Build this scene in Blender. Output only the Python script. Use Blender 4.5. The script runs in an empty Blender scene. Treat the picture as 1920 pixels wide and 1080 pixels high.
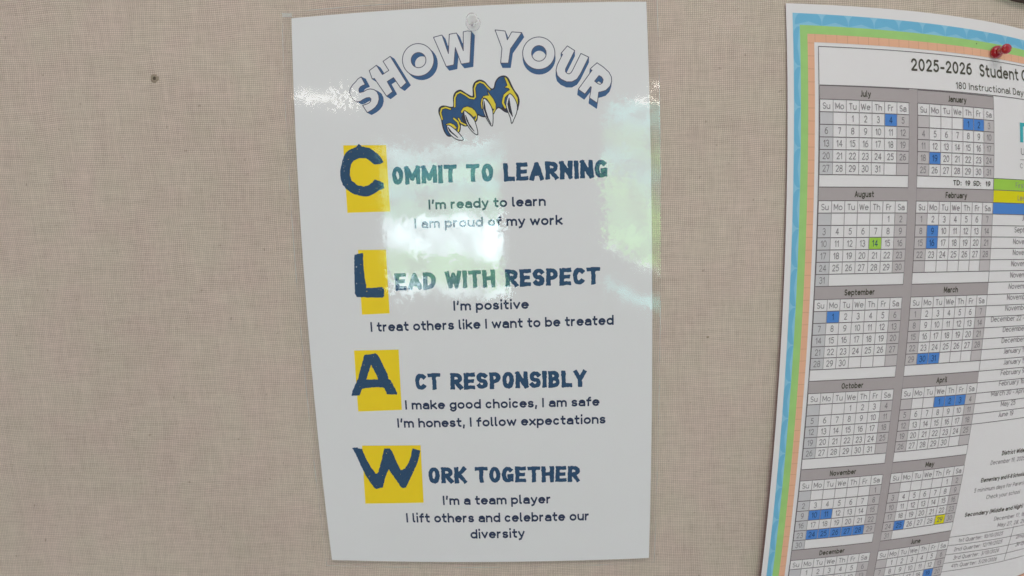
import bpy, math, random
import numpy as np
from mathutils import Matrix, Vector
random.seed(7); rng = np.random.default_rng(7)
sc = bpy.context.scene; COL = sc.collection

# ---------------------------------------------------------------- camera
cam_d = bpy.data.cameras.new('camera'); cam = bpy.data.objects.new('camera', cam_d); COL.objects.link(cam)
CAMPOS = (0.03135, -0.38151, 0.06213)
RX, RD, RF = (0.999334, 0.030562, 0.019941), (-0.027556, 0.990228, -0.136708), (-0.023924, 0.136068, 0.990411)
cv = lambda v: Vector((v[0], v[2], -v[1]))          # board frame (right, down, into wall) to world
ax, ay, az = cv(RX), -cv(RD), -cv(RF)
cam.matrix_world = Matrix(((ax.x, ay.x, az.x, CAMPOS[0]), (ax.y, ay.y, az.y, CAMPOS[1]), (ax.z, ay.z, az.z, CAMPOS[2]), (0, 0, 0, 1)))
cam_d.sensor_width = 36; cam_d.lens = 20.44; cam_d.clip_start = 0.01; cam_d.clip_end = 50
cam_d.dof.use_dof = True; cam_d.dof.focus_distance = 0.375; cam_d.dof.aperture_fstop = 5.6
sc.camera = cam

# ---------------------------------------------------------------- room light: soft even daylight of the interior
wd = bpy.data.worlds.new('World'); sc.world = wd; wd.use_nodes = True
bg = wd.node_tree.nodes['Background']; bg.inputs[0].default_value = (1.0, 0.755, 0.92, 1); bg.inputs[1].default_value = 0.385
ld = bpy.data.lights.new('ceiling_panel_light', 'AREA'); ld.shape = 'RECTANGLE'; ld.size = .7; ld.size_y = .4; ld.energy = 6.5; ld.color = (1, .95, .92)  # unseen area lamp, added for soft directional shadows and slight falloff
lo_ = bpy.data.objects.new('ceiling_panel_light', ld); COL.objects.link(lo_); lo_.location = (.28, -1.0, 1.05); lo_.rotation_euler = (math.radians(42), 0, math.radians(10))
sc.view_settings.view_transform = 'Standard'; sc.view_settings.look = 'None'
sc.view_settings.exposure = 0; sc.view_settings.gamma = 1
sc.cycles.max_bounces = 8; sc.cycles.transparent_max_bounces = 12; sc.cycles.sample_clamp_indirect = 6

# ---------------------------------------------------------------- layout read off image coordinates, with lens barrel distortion baked into the shapes, in millimetres: x right, y down
WARP_TERMS=[(0,0),(0,1),(0,2),(0,3),(0,4),(0,5),(0,6),(0,7),(0,8),(0,9),(1,0),(1,1),(1,2),(1,3),(1,4),(1,5),(1,6),(1,7),(1,8),(2,0),(2,1),(2,2),(2,3),(2,4),(2,5),(2,6),(2,7),(3,0),(3,1),(3,2),(3,3),(3,4),(3,5),(3,6),(4,0),(4,1),(4,2),(4,3),(4,4),(4,5),(5,0),(5,1),(5,2),(5,3),(5,4),(6,0),(6,1),(6,2),(6,3),(7,0),(7,1),(7,2),(8,0),(8,1),(9,0)]
WARP=[[-1.5111,0.8293],[0.4712,321.1756],[2.0765,-6.2856],[-0.3083,-28.0849],[0.0384,4.1132],[-0.0285,-0.5531],[0.0143,0.3444],[-0.0032,-0.1313],[-0.0009,0.0483],[0.0005,-0.0116],[321.7085,0.1786],[-5.3065,4.2137],[-28.2514,-0.8822],[4.1453,-0.4292],[-0.5563,0.028],[0.3363,-0.017],[-0.1361,0.0316],[0.0529,-0.022],[-0.0114,0.0057],[6.3908,-0.9547],[-1.1838,-28.9469],[-0.3836,4.2172],[-0.0249,-0.641],[0.0064,0.6515],[0.0278,-0.2648],[-0.0221,0.1068],[0.0052,-0.0286],[-29.1049,-0.0207],[4.2414,-0.5461],[-0.6571,0.0399],[0.6553,-0.073],[-0.2686,0.073],[0.1095,-0.045],[-0.0282,0.0132],[-0.5406,-0.0023],[0.0188,-0.0762],[-0.0661,0.3116],[0.0719,-0.1358],[-0.0448,0.0629],[0.0127,-0.0225],[-0.084,-0.0025],[0.3171,-0.0536],[-0.1368,0.0423],[0.062,-0.0238],[-0.0219,0.009],[-0.0562,-0.0003],[0.0428,-0.0039],[-0.0233,0.0066],[0.0087,-0.0052],[-0.0037,0.0001],[0.0059,-0.0009],[-0.005,0.0012],[-0.0007,0.0],[0.0012,-0.0],[-0.0,-0.0]]
TITLE=[('S',[[[-64.99,-141.1],[-62.73,-136.37],[-64.3,-135.96],[-65.76,-135.24],[-66.65,-134.08],[-66.79,-132.57],[-66.31,-131.74],[-63.95,-132.15],[-61.83,-133.17],[-59.74,-133.55],[-57.43,-133.04],[-55.68,-131.68],[-54.7,-129.36],[-54.59,-127.09],[-55.48,-124.37],[-57.12,-122.44],[-59.27,-120.92],[-62.18,-119.56],[-64.84,-124.0],[-62.74,-124.46],[-60.89,-125.12],[-59.76,-126.11],[-59.48,-127.61],[-60.35,-128.54],[-62.3,-128.4],[-64.42,-127.51],[-66.02,-126.59],[-67.86,-126.27],[-69.91,-127.2],[-71.65,-129.07],[-72.51,-131.9],[-72.06,-134.41],[-70.53,-136.59],[-68.49,-138.36],[-66.99,-140.04]]],[2.66,1.42]),
('H',[[[-59.8,-144.57],[-55.31,-147.5],[-51.86,-141.7],[-47.82,-143.99],[-51.13,-149.65],[-46.68,-152.32],[-37.43,-136.12],[-41.07,-133.12],[-45.15,-139.59],[-49.17,-137.42],[-46.03,-131.26],[-49.81,-128.67],[-56.85,-139.72],[-58.23,-139.53]]],[2.38,1.68]),
('O',[[[-20.37,-148.79],[-20.54,-147.28],[-20.94,-145.82],[-21.56,-144.44],[-22.38,-143.19],[-23.39,-142.08],[-24.55,-141.15],[-25.84,-140.42],[-27.24,-139.91],[-28.7,-139.63],[-30.18,-139.58],[-31.66,-139.78],[-33.09,-140.21],[-34.45,-140.86],[-35.69,-141.72],[-36.78,-142.77],[-37.71,-143.98],[-38.44,-145.32],[-38.96,-146.76],[-39.25,-148.27],[-39.31,-149.79],[-39.13,-151.31],[-38.73,-152.77],[-38.11,-154.15],[-37.28,-155.4],[-36.27,-156.51],[-35.1,-157.43],[-33.81,-158.16],[-32.41,-158.67],[-30.95,-158.94],[-29.47,-158.98],[-28.0,-158.78],[-26.57,-158.35],[-25.22,-157.69],[-23.98,-156.83],[-22.89,-155.78],[-21.97,-154.57],[-21.25,-153.24],[-20.73,-151.8],[-20.44,-150.31]],[[-25.11,-148.91],[-25.19,-148.2],[-25.38,-147.52],[-25.67,-146.87],[-26.06,-146.29],[-26.54,-145.77],[-27.09,-145.33],[-27.7,-144.99],[-28.36,-144.75],[-29.05,-144.62],[-29.75,-144.6],[-30.45,-144.7],[-31.13,-144.9],[-31.77,-145.2],[-32.36,-145.61],[-32.88,-146.1],[-33.31,-146.67],[-33.66,-147.29],[-33.9,-147.97],[-34.04,-148.67],[-34.07,-149.38],[-33.99,-150.09],[-33.8,-150.78],[-33.51,-151.42],[-33.12,-152.01],[-32.64,-152.53],[-32.09,-152.96],[-31.47,-153.3],[-30.81,-153.54],[-30.12,-153.67],[-29.42,-153.69],[-28.72,-153.59],[-28.04,-153.39],[-27.4,-153.08],[-26.82,-152.68],[-26.3,-152.19],[-25.87,-151.62],[-25.52,-151.0],[-25.28,-150.32],[-25.14,-149.62]]],[2.07,2.19]),
('W',[[[-20.09,-162.27],[-14.98,-163.33],[-11.5,-152.03],[-10.57,-163.59],[-6.3,-164.09],[-2.54,-153.33],[-2.17,-164.61],[0.37,-165.03],[2.61,-164.66],[1.07,-146.17],[-4.0,-145.6],[-7.25,-155.53],[-8.53,-145.28],[-13.09,-144.57]]],[1.84,2.42]),
('Y',[[[16.77,-164.93],[22.68,-164.04],[23.84,-158.71],[26.62,-163.37],[32.53,-162.76],[25.52,-153.38],[24.07,-145.0],[19.45,-145.17],[20.52,-153.83]]],[1.11,2.67]),
('O',[[[51.78,-149.99],[51.62,-148.5],[51.23,-147.05],[50.62,-145.68],[49.8,-144.42],[48.8,-143.31],[47.63,-142.37],[46.33,-141.62],[44.93,-141.09],[43.46,-140.78],[41.97,-140.71],[40.48,-140.87],[39.03,-141.27],[37.66,-141.88],[36.41,-142.71],[35.3,-143.72],[34.36,-144.89],[33.61,-146.19],[33.08,-147.6],[32.78,-149.07],[32.7,-150.57],[32.87,-152.06],[33.26,-153.51],[33.88,-154.88],[34.7,-156.14],[35.7,-157.25],[36.87,-158.19],[38.17,-158.93],[39.57,-159.47],[41.03,-159.77],[42.52,-159.84],[44.01,-159.68],[45.46,-159.29],[46.82,-158.67],[48.07,-157.85],[49.18,-156.84],[50.12,-155.67],[50.87,-154.37],[51.4,-152.96],[51.71,-151.49]],[[46.67,-150.01],[46.6,-149.29],[46.42,-148.58],[46.14,-147.92],[45.76,-147.31],[45.3,-146.76],[44.77,-146.31],[44.17,-145.94],[43.53,-145.68],[42.86,-145.53],[42.18,-145.5],[41.5,-145.57],[40.84,-145.76],[40.21,-146.06],[39.64,-146.46],[39.14,-146.95],[38.71,-147.52],[38.37,-148.15],[38.13,-148.83],[37.99,-149.55],[37.96,-150.28],[38.03,-151.0],[38.21,-151.7],[38.49,-152.37],[38.87,-152.98],[39.33,-153.52],[39.86,-153.98],[40.46,-154.34],[41.1,-154.6],[41.77,-154.75],[42.45,-154.79],[43.13,-154.71],[43.79,-154.52],[44.41,-154.22],[44.99,-153.82],[45.49,-153.34],[45.92,-152.77],[46.26,-152.13],[46.5,-151.45],[46.64,-150.74]]],[0.11,2.87]),
('U',[[[59.31,-154.07],[63.58,-151.2],[57.88,-140.55],[57.71,-138.98],[58.73,-137.77],[60.05,-137.48],[61.26,-138.37],[62.22,-139.92],[67.24,-149.41],[71.81,-147.2],[66.66,-137.45],[64.46,-134.35],[61.51,-132.84],[58.34,-132.92],[54.94,-134.59],[52.89,-136.74],[52.23,-139.91],[53.06,-143.04],[55.29,-147.19],[56.4,-149.14],[55.49,-149.82]]],[-0.16,3.16]),
('R',[[[76.7,-143.7],[80.18,-141.29],[83.64,-138.01],[85.05,-135.21],[85.14,-132.58],[84.04,-129.67],[81.63,-127.38],[79.25,-126.7],[77.23,-126.3],[76.35,-119.89],[71.79,-123.06],[72.97,-129.46],[72.53,-129.76],[69.04,-125.45],[65.14,-128.32],[73.65,-139.37],[72.49,-139.98],[73.1,-140.7]],[[77.7,-136.22],[79.3,-135.17],[80.15,-133.69],[79.66,-131.8],[78.31,-130.89],[76.99,-131.27],[74.97,-132.92]]],[-0.51,3.14])]
INITIAL=[('C',[[[-66.49,-99.45],[-68.35,-101.1],[-69.25,-100.15],[-70.18,-99.09],[-71.5,-98.79],[-72.86,-98.38],[-74.14,-97.83],[-75.3,-97.14],[-76.37,-96.3],[-77.31,-95.27],[-78.08,-93.98],[-78.72,-92.49],[-79.29,-90.97],[-79.82,-89.46],[-80.28,-87.92],[-80.65,-86.42],[-80.92,-85.0],[-81.09,-83.62],[-81.11,-82.24],[-80.96,-80.78],[-80.67,-79.31],[-80.27,-77.99],[-79.79,-76.87],[-79.2,-75.89],[-78.49,-74.95],[-77.66,-74.02],[-76.7,-73.13],[-75.6,-72.3],[-74.35,-71.53],[-72.96,-70.83],[-71.37,-70.22],[-69.42,-69.64],[-67.28,-69.14],[-65.37,-68.91],[-63.9,-69.05],[-62.66,-69.46],[-61.42,-70.01],[-60.05,-70.64],[-58.69,-71.41],[-57.41,-72.37],[-55.7,-72.89],[-54.07,-73.6],[-54.17,-76.51],[-56.25,-77.85],[-59.62,-79.17],[-61.45,-77.15],[-63.69,-75.57],[-66.75,-75.07],[-70.59,-76.08],[-73.9,-78.96],[-74.9,-81.95],[-74.83,-85.3],[-73.76,-89.02],[-71.91,-91.03],[-68.37,-92.53],[-64.51,-92.14],[-62.01,-90.56],[-59.56,-88.15],[-56.13,-88.21],[-53.51,-89.34],[-55.47,-92.76],[-57.9,-95.37],[-62.04,-98.28]]],[[-78.1,-100.63],[-51.51,-99.44],[-51.03,-59.29],[-77.92,-59.49]],[(-78.44,-90.72,0.51),(-78.77,-88.64,0.42),(-78.57,-86.95,0.46),(-78.42,-85.05,0.56),(-75.61,-87.02,0.37),(-78.43,-79.59,0.28),(-69.45,-73.29,0.37),(-58.62,-73.68,0.32),(-72.54,-95.24,0.32),(-74.23,-96.16,0.28)]),
('L',[[[-75.22,-33.5],[-72.86,-33.92],[-69.65,-34.35],[-69.84,-24.99],[-69.52,-19.12],[-68.78,-12.37],[-58.99,-12.6],[-57.6,-11.22],[-57.87,-7.01],[-59.42,-5.99],[-69.63,-6.39],[-75.6,-6.84],[-76.5,-9.2],[-75.97,-22.67]]],[[-72.7,-36.32],[-55.01,-35.94],[-55.19,4.09],[-72.98,4.52]],[(-74.47,-25.76,0.76),(-74.86,-23.26,0.31),(-75.07,-15.41,0.76),(-68.84,-10.26,0.67),(-74.15,-33.67,0.62),(-59.74,-10.86,0.4),(-71.24,-26.29,0.22),(-71.28,-10.33,0.22)]),
('A',[[[-73.45,30.74],[-69.43,30.18],[-66.05,29.61],[-64.47,30.9],[-61.99,36.87],[-59.14,43.73],[-58.93,46.72],[-57.53,47.6],[-53.75,56.28],[-54.24,57.35],[-60.53,57.05],[-61.92,53.14],[-63.12,52.34],[-69.03,52.44],[-74.14,52.76],[-76.73,53.38],[-78.8,57.71],[-84.38,58.09],[-83.23,54.62],[-78.67,46.02],[-76.43,39.19]],[[-69.61,36.95],[-65.46,47.06],[-73.26,47.03]]],[[-79.93,27.67],[-50.97,27.58],[-51.62,67.85],[-80.58,68.67]],[(-74.09,37.31,0.52),(-82.08,56.15,0.3),(-79.45,50.32,0.21),(-57.72,53.19,0.26),(-69.62,49.15,0.21)]),
('W',[[[-86.8,94.24],[-83.38,93.58],[-82.64,94.68],[-80.36,94.9],[-78.24,101.75],[-75.44,107.98],[-72.49,112.69],[-71.0,112.46],[-67.94,103.53],[-65.33,94.5],[-61.4,94.52],[-59.97,97.37],[-57.96,103.56],[-55.57,110.23],[-52.56,108.9],[-49.79,104.92],[-47.76,99.64],[-46.59,94.62],[-41.17,96.19],[-44.05,105.4],[-48.87,115.18],[-52.77,122.85],[-55.74,123.31],[-59.77,116.06],[-63.45,109.77],[-65.41,113.35],[-68.73,122.87],[-73.48,124.03],[-74.65,122.89],[-79.04,115.19],[-82.43,106.21],[-84.72,99.1]]],[[-80.14,92.49],[-40.92,92.49],[-41.66,134.09],[-81.73,134.94]],[(-64.16,98.02,0.54),(-62.88,96.48,0.37),(-67.98,114.03,0.41),(-70.3,115.16,0.25),(-70.74,119.23,0.29),(-45.4,104.06,0.41),(-72.84,121.51,0.25),(-52.78,117.42,0.21)])]
CLAW_BODY=[[21.01,-137.34],[21.84,-137.17],[22.62,-136.77],[23.33,-136.09],[23.95,-135.01],[24.52,-133.65],[25.09,-132.29],[25.67,-130.99],[26.25,-129.69],[26.86,-128.49],[27.56,-127.48],[28.3,-126.57],[28.89,-125.62],[29.27,-124.55],[29.5,-123.43],[29.59,-122.32],[29.48,-121.2],[29.22,-120.08],[28.92,-119.07],[28.75,-118.18],[28.54,-117.39],[27.91,-116.77],[26.52,-116.34],[24.71,-116.08],[23.17,-115.99],[22.2,-116.11],[21.49,-116.41],[20.84,-116.77],[20.19,-117.24],[19.59,-117.77],[18.99,-118.24],[18.38,-118.67],[17.76,-119.03],[17.13,-119.1],[16.48,-118.77],[15.83,-118.15],[15.19,-117.44],[14.72,-116.61],[14.27,-115.69],[13.45,-114.93],[11.95,-114.41],[10.08,-114.07],[8.45,-113.94],[7.29,-114.17],[6.37,-114.62],[5.65,-114.99],[5.15,-115.25],[4.85,-115.42],[4.62,-115.26],[4.45,-114.51],[4.35,-113.42],[4.14,-112.47],[3.84,-111.86],[3.44,-111.39],[2.66,-110.88],[1.21,-110.17],[-0.61,-109.43],[-2.16,-108.96],[-3.16,-108.93],[-3.9,-109.19],[-4.51,-109.52],[-5.05,-110.07],[-5.47,-110.69],[-5.8,-110.74],[-5.99,-109.72],[-6.09,-108.12],[-6.28,-106.77],[-6.51,-106.03],[-6.82,-105.54],[-7.54,-105.03],[-8.98,-104.29],[-10.82,-103.53],[-12.38,-103.16],[-13.37,-103.35],[-14.08,-103.93],[-14.7,-104.76],[-15.3,-105.83],[-15.8,-107.16],[-16.22,-108.58],[-16.52,-110.13],[-16.73,-111.78],[-16.99,-113.32],[-17.44,-114.7],[-17.95,-115.97],[-18.27,-117.14],[-18.36,-118.21],[-18.26,-119.17],[-17.93,-119.94],[-17.34,-120.5],[-16.52,-120.87],[-15.5,-121.01],[-14.14,-120.77],[-12.57,-120.3],[-11.26,-120.03],[-10.37,-119.97],[-9.75,-120.1],[-9.33,-120.74],[-9.2,-122.29],[-9.28,-124.36],[-9.22,-126.13],[-8.9,-127.31],[-8.44,-128.19],[-7.84,-128.89],[-7.06,-129.47],[-6.13,-129.87],[-5.2,-129.95],[-4.31,-129.59],[-3.42,-128.92],[-2.41,-128.19],[-1.16,-127.37],[0.2,-126.49],[1.29,-125.93],[1.97,-125.78],[2.38,-125.96],[2.64,-126.58],[2.71,-127.91],[2.63,-129.69],[2.66,-131.26],[2.87,-132.38],[3.2,-133.28],[3.7,-134.03],[4.46,-134.68],[5.39,-135.18],[6.34,-135.42],[7.3,-135.33],[8.28,-134.99],[9.15,-134.51],[9.81,-133.89],[10.36,-133.12],[10.96,-132.34],[11.7,-131.47],[12.49,-130.59],[13.24,-130.0],[13.93,-129.82],[14.58,-129.93],[15.14,-130.4],[15.52,-131.41],[15.81,-132.77],[16.2,-134.01],[16.75,-134.99],[17.41,-135.84],[18.16,-136.51],[19.07,-136.99],[20.07,-137.28]]
CLAW_STROKES=[([[-16.66,-113.31],[-17.56,-117.11],[-16.75,-119.65],[-14.34,-120.25],[-11.52,-119.19]],0.79),([[-8.86,-120.49],[-8.58,-125.64],[-7.4,-128.03],[-5.23,-129.01],[-2.44,-127.35],[0.32,-125.27],[2.91,-124.79],[3.66,-125.84],[3.35,-130.76],[4.49,-133.53],[6.79,-134.56],[9.11,-133.58],[10.93,-131.4],[12.52,-129.7]],0.79),([[-9.6,-113.48],[-7.3,-111.27],[-6.59,-108.66],[-7.27,-105.87]],0.9),([[-6.84,-113.37],[-5.65,-110.97],[-2.62,-109.35]],0.74),([[2.66,-117.68],[3.86,-115.29],[3.93,-113.41],[2.93,-111.81]],0.69),([[15.3,-120.95],[15.21,-118.14],[13.96,-115.85]],0.74),([[7.87,-124.5],[7.2,-121.72],[7.58,-118.89]],0.63),([[20.61,-124.5],[20.05,-121.71],[21.37,-118.86]],1.06)]
CLAW_GOLD=[[[21.47,-136.86],[22.85,-135.87],[25.05,-130.89],[27.06,-127.55],[28.84,-124.22],[28.87,-120.48],[28.05,-118.17],[27.66,-120.98],[26.73,-124.29],[25.14,-126.3],[23.03,-126.52],[21.33,-124.94],[20.5,-121.23],[19.84,-122.66],[20.67,-126.37],[23.09,-128.38],[24.52,-129.04],[23.85,-130.23],[21.51,-130.78],[23.19,-131.89]],[[11.08,-128.82],[12.2,-126.91],[14.23,-124.26],[15.68,-120.93],[15.23,-118.61],[14.03,-118.19],[12.49,-121.52],[10.7,-124.39],[9.3,-125.15],[8.12,-124.96],[8.38,-125.79],[10.05,-126.2],[11.94,-126.22]],[[-5.17,-117.52],[-3.67,-119.57],[-1.28,-120.18],[1.53,-119.13],[3.58,-116.71],[3.65,-114.83],[2.29,-113.85],[0.47,-115.89],[-1.85,-117.48],[-3.74,-117.7],[-4.74,-116.33]],[[-14.49,-110.16],[-12.08,-110.86],[-9.74,-109.73],[-8.15,-107.78],[-9.36,-107.27],[-11.21,-108.75],[-13.57,-109.41]]]
CLAW_NAILS=[([[24.45,-126.7],[25.17,-126.28],[25.98,-125.39],[26.73,-124.29],[27.4,-123.0],[28.01,-121.51],[28.39,-120.03],[28.45,-118.6],[28.28,-117.19],[27.98,-115.83],[27.52,-114.53],[26.93,-113.29],[26.36,-112.14],[25.84,-110.95],[25.34,-109.85],[24.95,-109.38],[24.75,-109.87],[24.66,-110.99],[24.47,-112.21],[24.09,-113.38],[23.63,-114.66],[23.17,-115.99],[22.69,-117.36],[22.21,-118.78],[21.98,-120.24],[22.13,-121.87],[22.53,-123.53],[22.98,-124.88],[23.4,-125.86],[23.88,-126.51]],[[23.81,-124.39],[24.34,-120.16],[25.54,-113.34],[23.66,-116.44],[22.85,-120.68]]),([[9.05,-124.46],[9.64,-124.11],[10.37,-123.4],[11.11,-122.51],[11.83,-121.45],[12.54,-120.21],[13.11,-118.92],[13.48,-117.72],[13.7,-116.46],[13.78,-114.92],[13.75,-112.56],[13.57,-109.92],[13.23,-108.29],[12.67,-108.38],[11.94,-109.49],[11.19,-110.8],[10.41,-112.12],[9.61,-113.64],[8.97,-115.1],[8.55,-116.38],[8.3,-117.6],[8.15,-118.87],[8.1,-120.35],[8.16,-121.87],[8.29,-123.08],[8.45,-123.87],[8.67,-124.35]],[[8.86,-123.06],[9.53,-117.88],[11.01,-112.68],[12.56,-109.25],[10.1,-113.65],[8.53,-118.86]]),([[-3.26,-117.68],[-2.84,-117.7],[-2.16,-117.14],[-1.41,-116.43],[-0.6,-115.71],[0.29,-114.84],[1.11,-113.9],[1.82,-113.0],[2.46,-112.03],[3.03,-110.63],[3.67,-108.22],[4.24,-105.38],[4.3,-103.55],[3.53,-103.46],[2.26,-104.39],[1.05,-105.55],[0.05,-106.76],[-0.89,-108.2],[-1.66,-109.64],[-2.19,-110.99],[-2.56,-112.33],[-2.84,-113.68],[-3.12,-115.21],[-3.32,-116.73]],[[-2.5,-115.07],[-0.69,-110.07],[2.23,-105.5],[-0.28,-108.41],[-2.04,-112.24]]),([[-13.8,-109.42],[-13.32,-109.59],[-12.54,-109.33],[-11.68,-108.87],[-10.79,-108.21],[-9.82,-107.36],[-8.91,-106.5],[-8.11,-105.72],[-7.35,-104.93],[-6.62,-104.06],[-5.71,-102.92],[-4.81,-101.69],[-4.5,-100.82],[-5.17,-100.51],[-6.43,-100.57],[-7.7,-100.85],[-8.81,-101.36],[-9.94,-102.1],[-10.95,-102.96],[-11.84,-103.92],[-12.62,-105.01],[-13.22,-106.11],[-13.64,-107.34],[-13.87,-108.6]],[[-13.36,-108.47],[-11.33,-105.56],[-7.65,-102.12],[-10.89,-104.6],[-12.5,-106.08]])]
CLAW_DARK=[[[-5.31,-113.77],[-3.27,-117.44],[-2.72,-113.2],[-2.12,-109.89],[-4.0,-110.67]],[[19.24,-118.47],[20.5,-121.23],[22.29,-117.89],[23.19,-116.46],[20.84,-116.77]],[[22.49,-124.43],[23.48,-125.8],[22.86,-121.15],[22.15,-121.17]]]
HEADINGS=[('OMMIT', [-49.07, -75.25], [-8.97, -75.16], 11.1), ('TO', [-3.53, -75.12], [13.09, -75.04], 11.02), ('LEARNING', [18.98, -74.85], [81.8, -75.35], 11.15), ('EAD', [-50.73, -10.19], [-24.77, -10.31], 11.05), ('WITH', [-19.21, -10.39], [11.98, -10.63], 11.15), ('RESPECT', [17.93, -10.46], [76.41, -10.5], 11.1), ('CT', [-41.9, 54.79], [-25.32, 54.71], 11.4), ('RESPONSIBLY', [-19.22, 54.83], [67.5, 54.95], 11.35), ('ORK', [-37.29, 120.12], [-11.64, 119.98], 12.0), ('TOGETHER', [-6.32, 119.78], [62.72, 120.61], 11.74)]
BODY=[('I’m ready to learn', [-27.35, -59.55], [44.06, -59.52], 5.82), ('I am proud of my work', [-36.6, -48.33], [53.98, -47.8], 5.87), ('I’m positive', [-14.93, 3.47], [32.11, 3.48], 6.0), ('I treat others like I want to be treated', [-68.2, 15.74], [84.71, 15.11], 6.15), ('I make good choices, I am safe', [-49.4, 67.68], [75.64, 67.96], 6.17), ('I’m honest, I follow expectations', [-55.41, 80.11], [79.57, 80.07], 6.29), ('I’m a team player', [-28.77, 135.95], [43.56, 135.89], 6.75), ('I lift others and celebrate our', [-54.6, 149.06], [69.13, 149.39], 6.94), ('diversity', [-11.33, 161.7], [25.44, 161.42], 7.02)]
CAL_TITLE=[('2025-2026', [279.79, -142.31], [328.59, -142.84], 8.09, 0.17), ('Student', [335.58, -142.56], [372.49, -143.36], 8.55, 0.17), ('180 Instructional Days', [314.6, -132.83], [379.86, -133.11], 4.57, 0.13)]
INFO=[('July 4', [374.12, -46.85]), ('September 1', [367.38, -38.72]), ('November 10', [366.65, -30.65]), ('November 11', [367.07, -23.1]), ('November 24', [366.25, -15.35]), ('November 25', [366.02, -7.49]), ('November 26', [365.37, 0.43]), ('November 27', [364.75, 8.12]), ('November 28', [363.99, 15.76]), ('December 22 - January 2', [351.7, 23.14]), ('December 24', [363.71, 30.85]), ('December 25', [363.77, 38.78]), ('January 1', [366.61, 46.68]), ('January 19', [367.94, 54.76]), ('February 9', [366.71, 62.53]), ('February 16', [366.47, 70.39]), ('March 30 - April 3', [360.28, 77.72]), ('May 25', [371.13, 86.25]), ('June 19', [370.15, 94.31])]
NOTES=[('District Wide', [380.91, 125.7], [405.07, 126.43], 1), ('December 19, 2025', [371.15, 132.16], [406.94, 133.1], 0), ('Elementary and K-8 Schools', [364.83, 145.65], [411.03, 146.99], 1), ('5 minimum days for Parent', [359.95, 153.32], [413.43, 154.71], 0), ('Check your school', [373.75, 160.81], [410.8, 162.11], 0), ('Secondary (Middle and High)', [355.67, 173.11], [418.64, 176.2], 1), ('December 17, 18', [387.76, 181.98], [423.6, 184.62], 0), ('May 27, 28, 29', [393.64, 188.84], [426.07, 191.3], 0), ('1st Quarter: 10/10/2025', [354.98, 195.09], [402.38, 197.69], 0), ('2nd Quarter: 12/19/2025', [352.56, 202.75], [404.35, 205.8], 0), ('3rd Quarter: 3/13/2026', [354.06, 210.54], [403.35, 213.72], 0), ('4th Quarter: 5/29/2026', [353.79, 217.86], [403.68, 222.12], 0), ('2nd', [420.74, 205.31], [432.02, 206.5], 0), ('3rd', [423.0, 213.23], [433.89, 214.44], 0)]
QLINES=[([344.5, 188.83], [426.99, 193.74]), ([344.85, 196.4], [430.43, 202.56]), ([344.74, 204.47], [433.89, 211.08]), ([345.1, 212.28], [437.23, 218.97]), ([345.3, 220.12], [440.7, 226.85]), ([413.78, 192.29], [413.87, 224.13])]
CAL={'x0': 214.931, 'y0': -130.567, 'th': 0.00489, 'cw': 8.9636, 'rw': 7.8246}
TI = np.array(WARP_TERMS); WC = np.array(WARP)
FOOT = np.array([31.35, -62.13])
def warp(b):  # barrel distortion of the lens, baked into sheet and print outlines
    u = np.asarray(b, float)/300.
    px = [np.ones(len(u))]; py = [np.ones(len(u))]
    for _ in range(int(TI.max())): px.append(px[-1]*u[:, 0]); py.append(py[-1]*u[:, 1])
    A = np.stack([px[i]*py[j] for i, j in TI], 1)
    return A@WC
def P(b, h):
    b = np.atleast_2d(np.asarray(b, float)); h = np.broadcast_to(h, (len(b),))
    w = warp(b); w = w+(FOOT-w)*(h/381.5)[:, None]  # lifted points slide toward the camera to keep their image position
    return np.stack([w[:, 0], -h, -w[:, 1]], 1)/1000.
def lift_poster(b):
    b = np.asarray(b, float); t = np.clip((b[:, 1]+184)/368, 0, 1)
    return 1.4+1.9*t*t+0.8*(b[:, 0]/112)**2+.13*np.sin(b[:, 0]/11+.6*np.sin(b[:, 1]/40))*t*t+.12*np.sin(b[:, 1]/17+b[:, 0]/60)
def lift_calendar(b):
    b = np.asarray(b, float); u = np.clip((345-b[:, 0])/152, -1, 1.1); v = np.clip((b[:, 1]+181)/400, 0, 1.1)
    return 0.8+0.5*u*u+5.0*np.abs(u)**1.7*v**1.2
CX, CY, CT, CW, RW = CAL['x0'], CAL['y0'], CAL['th'], CAL['cw'], CAL['rw']
def cal(uv):                                         # calendar columns/rows to millimetres
    uv = np.atleast_2d(np.asarray(uv, float)); u = uv[:, 0]*CW; v = uv[:, 1]*RW
    return np.stack([CX+u*math.cos(CT)-v*math.sin(CT), CY+u*math.sin(CT)+v*math.cos(CT)], 1)
HEAD = 1.08
def row(m, k): return 8*m if k == 0 else 8*m+HEAD+(k-1)*(8-HEAD)/7

# ---------------------------------------------------------------- mesh helpers
def link(name, me, parent=None, mats=()):
    for m in mats: me.materials.append(m)
    o = bpy.data.objects.new(name, me); COL.objects.link(o)
    if parent: o.parent = parent
    return o
def mesh(name, v, f, mats, parent=None, idx=None, smooth=False):
    me = bpy.data.meshes.new(name); me.from_pydata([tuple(p) for p in np.asarray(v).tolist()], [], f)
    if not isinstance(mats, (list, tuple)): mats = [mats]
    o = link(name, me, parent, mats)
    if idx is not None: me.polygons.foreach_set('material_index', idx)
    if smooth: me.polygons.foreach_set('use_smooth', [True]*len(me.polygons))
    me.update(); return o
def tag(o, label=None, cat=None, group=None, kind=None):
    for k, v in (('label', label), ('category', cat), ('group', group), ('kind', kind)):
        if v: o[k] = v
    return o
def empty(name, loc):
    o = bpy.data.objects.new(name, None); COL.objects.link(o); o.location = loc; o.empty_display_size = .02
    bpy.context.view_layer.update(); return o
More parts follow.
